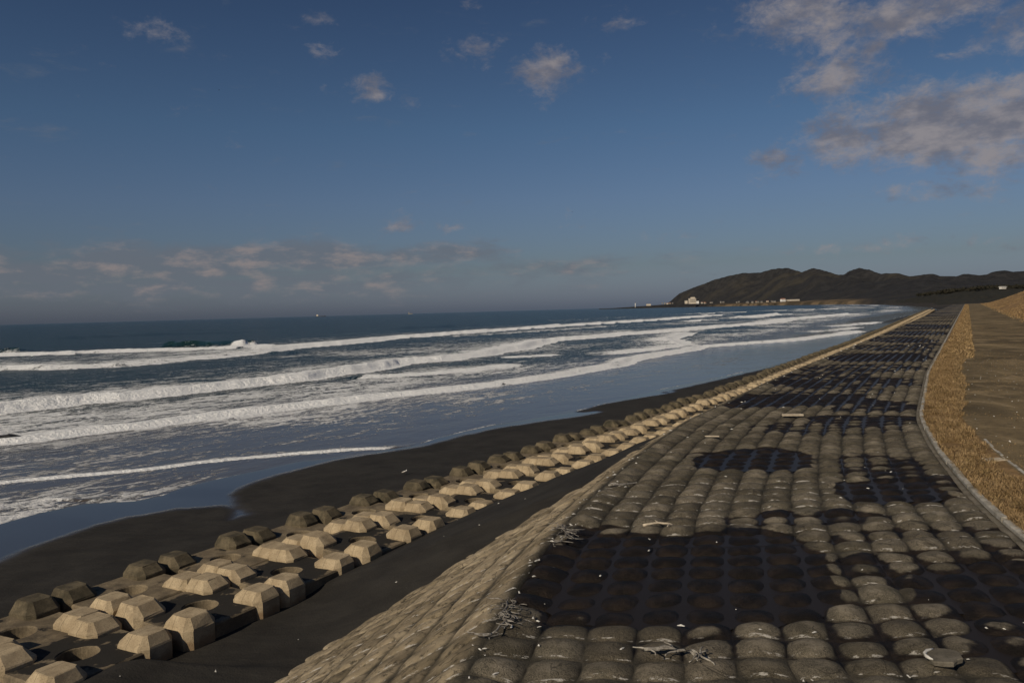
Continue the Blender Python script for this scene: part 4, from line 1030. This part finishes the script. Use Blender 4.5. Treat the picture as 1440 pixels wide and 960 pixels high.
house(1101, 423.0, 2600, 6, 3.6, M_WHITE, M_REDROOF, 'white house at the left end of the long white shed', None)
house(1115, 422.6, 2600, 15, 1.6, M_CREAM, M_ROOF, 'long white shed on the tan shore below the hills', None, False)
house(1410, 405.4, 420, 7, 2.7, M_WHITE, M_WHITE, 'lone white building behind the grassy bank at far right', None)
g = random.Random(12)
for q in range(30):
    x = g.choice([g.uniform(925, 960), g.uniform(985, 1060), g.uniform(1050, 1092)]); yb = np.interp(x, [920, 960, 1000, 1060, 1095], [428.2, 427.0, 426.6, 425.6, 424.6]) - g.uniform(0, 1.2)
    d = float(np.interp(x, xs, dsh)) * 0.995
    house(x, yb, d, g.uniform(1.6, 3.2), g.uniform(1.2, 2.0), g.choice([M_CREAM, M_DULL, M_DULL, M_DULL]), g.choice([M_ROOF, M_ROOF, M_REDROOF]), 'tiny seaside house in the village at the foot of the hills', 'village houses under the hills')

# ------------------------------------------------------------------ ships on the horizon
def ship(x, y, d, wpx, lab, kind):
    p = at_d(x, y, d); m = d / FPX; o = empty('ship', (p[0], p[1], SEA), 0.1, lab, 'ship'); L_ = wpx * m
    mb = MB(); h = 1.0 * m
    prof = [(-0.5, 0.8), (-0.42, 1), (0.30, 1), (0.5, 0.12)]
    V = []; Fc = []
    for (u, b_) in prof:
        for z_, kk in ((-2, .75), (h * (1.0 + (0.35 if u > .4 else 0)), 1)): V += [(u * L_, -b_ * L_ * .07 * kk, z_), (u * L_, b_ * L_ * .07 * kk, z_)]
    for i in range(3):
        a = i * 4; b2 = a + 4; Fc += [(a, b2, b2 + 2, a + 2), (a + 3, b2 + 3, b2 + 1, a + 1), (a + 2, b2 + 2, b2 + 3, a + 3)]
    Fc += [(0, 2, 3, 1), (12, 13, 15, 14)]
    mb.add(V, Fc); mb.build('hull', M_HULL if kind else M_DULL, o)
    s_ = MB(); s_.box(-.42 * L_, -.24 * L_, -.05 * L_, .05 * L_, h + .02, h + 1.9 * m, 1); s_.build('bridge', M_CREAM if kind else M_DULL, o)
    f = MB(); f.box(-.40 * L_, -.35 * L_, -.03 * L_, .03 * L_, h + 1.903 * m, h + 2.5 * m, .5); f.build('funnel', M_DULL, o)
    ms = MB(); ms.tube([(.15 * L_, 0, h), (.15 * L_, 0, h + 1.2 * m)], .10 * m, 5); ms.build('mast', M_HULL, o)
ship(451, 444.8, 9000, 14, 'long dark ship with white bridge on the horizon at left', True)
ship(577, 441.2, 9500, 6, 'smaller white ship on the horizon right of the long one', False)

# ------------------------------------------------------------------ dark lump added to stand for a wave's shadowed end, left edge
p = at(9, 619.5, SEA); g = random.Random(4); V = []; n = 12
for zz, f in ((-0.4, 1.1), (0.0, 1.0), (0.16, 0.82), (0.26, 0.45)):
    for q in range(n): t = 2 * math.pi * q / n; rr = f * g.uniform(.85, 1.12); V.append((1.0 * rr * math.cos(t), 0.55 * rr * math.sin(t), zz + g.uniform(-.03, .03)))
Fc = [(i * n + q, i * n + (q + 1) % n, (i + 1) * n + (q + 1) % n, (i + 1) * n + q) for i in range(3) for q in range(n)] + [tuple(range(3 * n, 4 * n))]
o = link('wave_shadow_lump', mesh('wave_shadow_lump', V, Fc), M_DARK); o.location = (p[0], p[1], SEA + 0.05); o.rotation_euler = (0, 0, 0.15); tag(o, 'low dark lump added for the shadowed wave end at the left edge', 'wave_shadow_lump')

# ------------------------------------------------------------------ birds
def shore_bird(x, y, z, scale, lab, rz):
    p = at(x, y, z); o = empty('bird', p, rz, lab, 'bird')
    body = MB(); s_ = scale
    prof = [(0.002, -0.13), (0.022, -0.11), (0.030, -0.06), (0.048, 0.0), (0.040, 0.06), (0.022, 0.095), (0.030, 0.12), (0.026, 0.145), (0.006, 0.165)]
    pts = [(r_, 0, 0) for r_, _ in prof]
    path = [(-0.13, .105), (-0.10, .108), (-.06, .112), (0, .115), (.055, .128), (.078, .150), (.088, .172), (.100, .182), (.115, .180)]
    body.tube([(a * s_, 0, b * s_) for a, b in path], [r_ * s_ for r_, _ in prof], 8); body.build('body', M_BIRDW, o, True)
    w = MB()
    for sy in (-1, 1): w.tube([(.05 * s_, sy * .034 * s_, .125 * s_), (-.03 * s_, sy * .042 * s_, .118 * s_), (-.14 * s_, sy * .014 * s_, .108 * s_)], [.022 * s_, .026 * s_, .005 * s_], 6)
    w.build('wings', M_BIRD, o, True)
    bk = MB(); bk.tube([(.112 * s_, 0, .18 * s_), (.150 * s_, 0, .172 * s_)], [.006 * s_, .002 * s_], 5); bk.build('beak', M_DARK, o)
    for sy in (-1, 1):
        l = MB(); l.tube([(.0, sy * .015 * s_, .085 * s_), (-.012 * s_, sy * .015 * s_, .045 * s_), (0.0, sy * .015 * s_, .004 * s_), (.03 * s_, sy * .015 * s_, .003 * s_)], .004 * s_, 5); l.build('leg', M_DARK, o)
    return o
bp = at(569, 667, -2.9); bz = float(sand_z(np.array([bp[0]]), np.array([bp[1]]))[0][0])
shore_bird(569, 667, bz, 0.9, 'small pale bird standing on the black sand beside the blocks', 0.5)
def flyer(x, y, d, span, lab, rz):
    p = at_d(x, y, d); o = empty('bird', p, rz, lab, 'bird'); b_ = MB(); b_.tube([(-.3 * span, 0, 0), (-.1 * span, 0, 0), (.12 * span, 0, 0), (.25 * span, 0, .01)], [.01 * span, .05 * span, .055 * span, .01 * span], 6); b_.build('body', M_DARK, o, True)
    for sy in (-1, 1):
        w = MB(); w.add([(.1 * span, 0, .01), (-.08 * span, 0, .01), (-.05 * span, sy * .25 * span, .10 * span), (.10 * span, sy * .25 * span, .11 * span), (-.05 * span, sy * .5 * span, .03 * span),
                         (.1 * span, 0, .03), (-.08 * span, 0, .03), (-.05 * span, sy * .25 * span, .12 * span), (.10 * span, sy * .25 * span, .13 * span), (-.05 * span, sy * .5 * span, .035 * span)],
                        [(0, 1, 2, 3), (3, 2, 4), (5, 8, 7, 6), (8, 9, 7), (0, 3, 8, 5), (1, 6, 7, 2), (3, 4, 9, 8), (2, 7, 9, 4)]); w.build('wing', M_DARK, o)
flyer(308, 127, 260, 0.9, 'tiny dark bird flying high in the blue sky at left', 0.6)
flyer(805, 298, 330, 0.9, 'tiny dark bird flying low above the sea near the middle', 2.2)

# ------------------------------------------------------------------ things washed up on the wall
def surf_z(X_, Y_):
    ci = (X_ - float(crest(Y_))) / (MATW / NCOL) if X_ > crest(Y_) else (X_ - float(crest(Y_))) / 0.56
    z0, _ = base_z(np.array([ci]), np.array([Y_]), np.array([X_])); return float(z0[0])
def driftwood(pxs, r, name, lab, mat, seed, lift=0.06, twigs=4):
    g = random.Random(seed); pts = []
    for (x, y) in pxs:
        p = at(x, y, lift); pts.append((p[0], p[1], surf_z(p[0], p[1]) + lift + g.uniform(-.01, .02)))
    base = Vector(pts[0]); o = empty(name, base, 0, lab, 'driftwood' if 'wood' in name else 'debris')
    loc = [Vector(p) - base for p in pts]
    fine = []
    for a, b in zip(loc[:-1], loc[1:]):
        for t in (0, .33, .66): fine.append(a.lerp(b, t) + Vector((g.uniform(-.015, .015), g.uniform(-.015, .015), g.uniform(-.01, .012))))
    fine.append(loc[-1])
    mb = MB(); mb.tube(fine, [r * (1 - 0.5 * i / len(fine)) * g.uniform(.75, 1.2) for i in range(len(fine))], 7); mb.build('stem' if 'wood' in name else 'strand', mat, o, True)
    wood = 'wood' in name
    for q in range(twigs):
        p_ = fine[g.randrange(len(fine))].copy(); d = Vector((g.uniform(-1, 1), g.uniform(-1, 1), 0)).normalized(); cur = [p_.copy()]
        for e_ in range(5 if wood else 9):
            d = (d + Vector((g.uniform(-1, 1), g.uniform(-1, 1), g.uniform(-.3, .3))) * (.5 if wood else 1.1)).normalized(); d.z *= .4
            p_ = p_ + d * (g.uniform(.02, .045) if wood else .035); p_.z = max(p_.z, fine[0].z - .05); cur.append(p_.copy())
        rr_ = r * (.55 if wood else .55)
        mb = MB(); mb.tube(cur, [rr_ * (1 - .6 * i_ / len(cur)) for i_ in range(len(cur))], 6); mb.build('twig' if wood else 'strand', mat, o, True)
driftwood([(905, 915), (935, 910), (962, 908), (985, 919)], 0.019, 'driftwood', 'bleached twisted driftwood branch lying across pillows near the bottom edge', M_WOOD, 2, 0.10, 9)
driftwood([(985, 918), (972, 912)], 0.015, 'driftwood', 'short grey driftwood stub at the right end of the twisted branch', M_WOOD, 3, 0.10, 2)
driftwood([(715, 853), (706, 868), (712, 880), (692, 897)], 0.013, 'tangled_rope', 'tangled grey rope on the crest near the bottom', M_ROPE, 4, 0.085, 26)
driftwood([(790, 744), (797, 752), (790, 762)], 0.013, 'tangled_rope', 'small tangle of grey rope at the edge of the big puddle', M_ROPE, 5, 0.085, 22)
driftwood([(905, 738), (925, 736), (945, 737)], 0.020, 'driftwood', 'thin pale driftwood stick just above the big puddle', M_PLANK, 6, 0.08, 3)
driftwood([(855, 685), (895, 678), (870, 683)], 0.014, 'driftwood', 'thin straight stick lying along the crest halfway up', M_WOOD, 9, 0.08, 0)
def plank(x, y, l, w, t, rz, lab, land=False, mat=M_PLANK):
    p = at(x, y, 0.08)
    z = (float(land_z(np.array([p[0] - float(crest(p[1])) - KERBX]), np.array([p[1]]))[0]) if land else surf_z(p[0], p[1]) + 0.09)
    o = empty('plank', (p[0], p[1], z), rz, lab, 'plank'); o.rotation_euler = (0.05, 0.03, rz)
    mb = MB(); mb.box(-l / 2, l / 2, -w / 2, -.004, 0, t, 0.006); mb.build('board', mat, o)
    mb = MB(); mb.box(-l / 2 + .03, l / 2 - .015, .004, w / 2, -.004, t - .004, 0.006); mb.build('board', mat, o)
plank(1398, 645, 0.42, 0.22, 0.03, 0.1, 'square pale board lying on the dirt track at right', True)
plank(1001, 614, 0.34, 0.07, 0.02, -0.05, 'small pale plank on dry pillows near the crest', False, M_PLANK)
plank(1114, 585, 0.6, 0.14, 0.05, 0.1, 'pale plank on dry pillows above the dark puddle', False, M_PLANK)
# a weathered round cap stone
p = at(1328, 930, 0.06); z = surf_z(p[0], p[1]) + 0.085
st = empty('broken_slab', (p[0], p[1], z), 0.3, 'round grey stone slab with pale chipped rim lying on a pillow at bottom right', 'stone')
mb = MB(); V = []; n = 14; g = random.Random(5); rr = [g.uniform(.12, .175) for _ in range(n)]
for z_, f in ((0, .96), (.03, 1.0), (.042, .93)):
    for q in range(n): t = 2 * math.pi * q / n; V.append((rr[q] * f * 1.15 * math.cos(t), rr[q] * f * .85 * math.sin(t), z_ + g.uniform(-.004, .004)))
Fc = [(i * n + q, i * n + (q + 1) % n, (i + 1) * n + (q + 1) % n, (i + 1) * n + q) for i in range(2) for q in range(n)] + [tuple(range(2 * n, 3 * n))]
mb.add(V, Fc); mb.build('slab_body', M_BORDER, st)
mb = MB(); arc = [(-.165 * math.cos(t) * 1.02, .125 * math.sin(t), .044) for t in np.linspace(-0.3, 1.6, 9)]
mb.tube(arc, [.006, .012, .016, .012, .018, .013, .016, .010, .006], 6); mb.build('chipped_rim', M_SHELL, st, True)
# bleached bits along the crest and over the mat
mb = MB(); g = random.Random(21)
def bit(x, y, z, s_):
    r = s_; a = g.uniform(0, 3.14); c_, d_ = math.cos(a), math.sin(a); L_ = r * g.uniform(1, 4)
    mb.add([(x - c_ * L_ - d_ * r, y - d_ * L_ + c_ * r, z), (x - c_ * L_ + d_ * r, y - d_ * L_ - c_ * r, z), (x + c_ * L_ + d_ * r * .6, y + d_ * L_ - c_ * r * .6, z), (x + c_ * L_ - d_ * r * .6, y + d_ * L_ + c_ * r * .6, z),
            (x, y, z + r * 1.2)], [(0, 1, 4), (1, 2, 4), (2, 3, 4), (3, 0, 4)])
for _ in range(200):
    y = 6 * (70 / 6) ** g.random(); x = float(crest(y)) + abs(g.gauss(0, .28)) - .12 if g.random() < .55 else float(crest(y)) + g.uniform(.3, MATW)
    bit(x, y, surf_z(x, y) + 0.055, g.uniform(.003, .010) * (1 + y / 28))
for _ in range(35):
    y = 9 * (34 / 9) ** g.random(); x = float(crest(y)) - g.uniform(2.5, 9.5); z_ = float(sand_z(np.array([x]), np.array([y]))[0][0])
    if float(zprof(max(0, float(crest(y)) - x))) < z_ - .02: bit(x, y, z_ - 0.004, g.uniform(.006, .016))
tag(mb.build('washed_up_litter', M_SHELL), 'white shells and driftwood scraps scattered along the crest', 'litter', None, 'stuff')
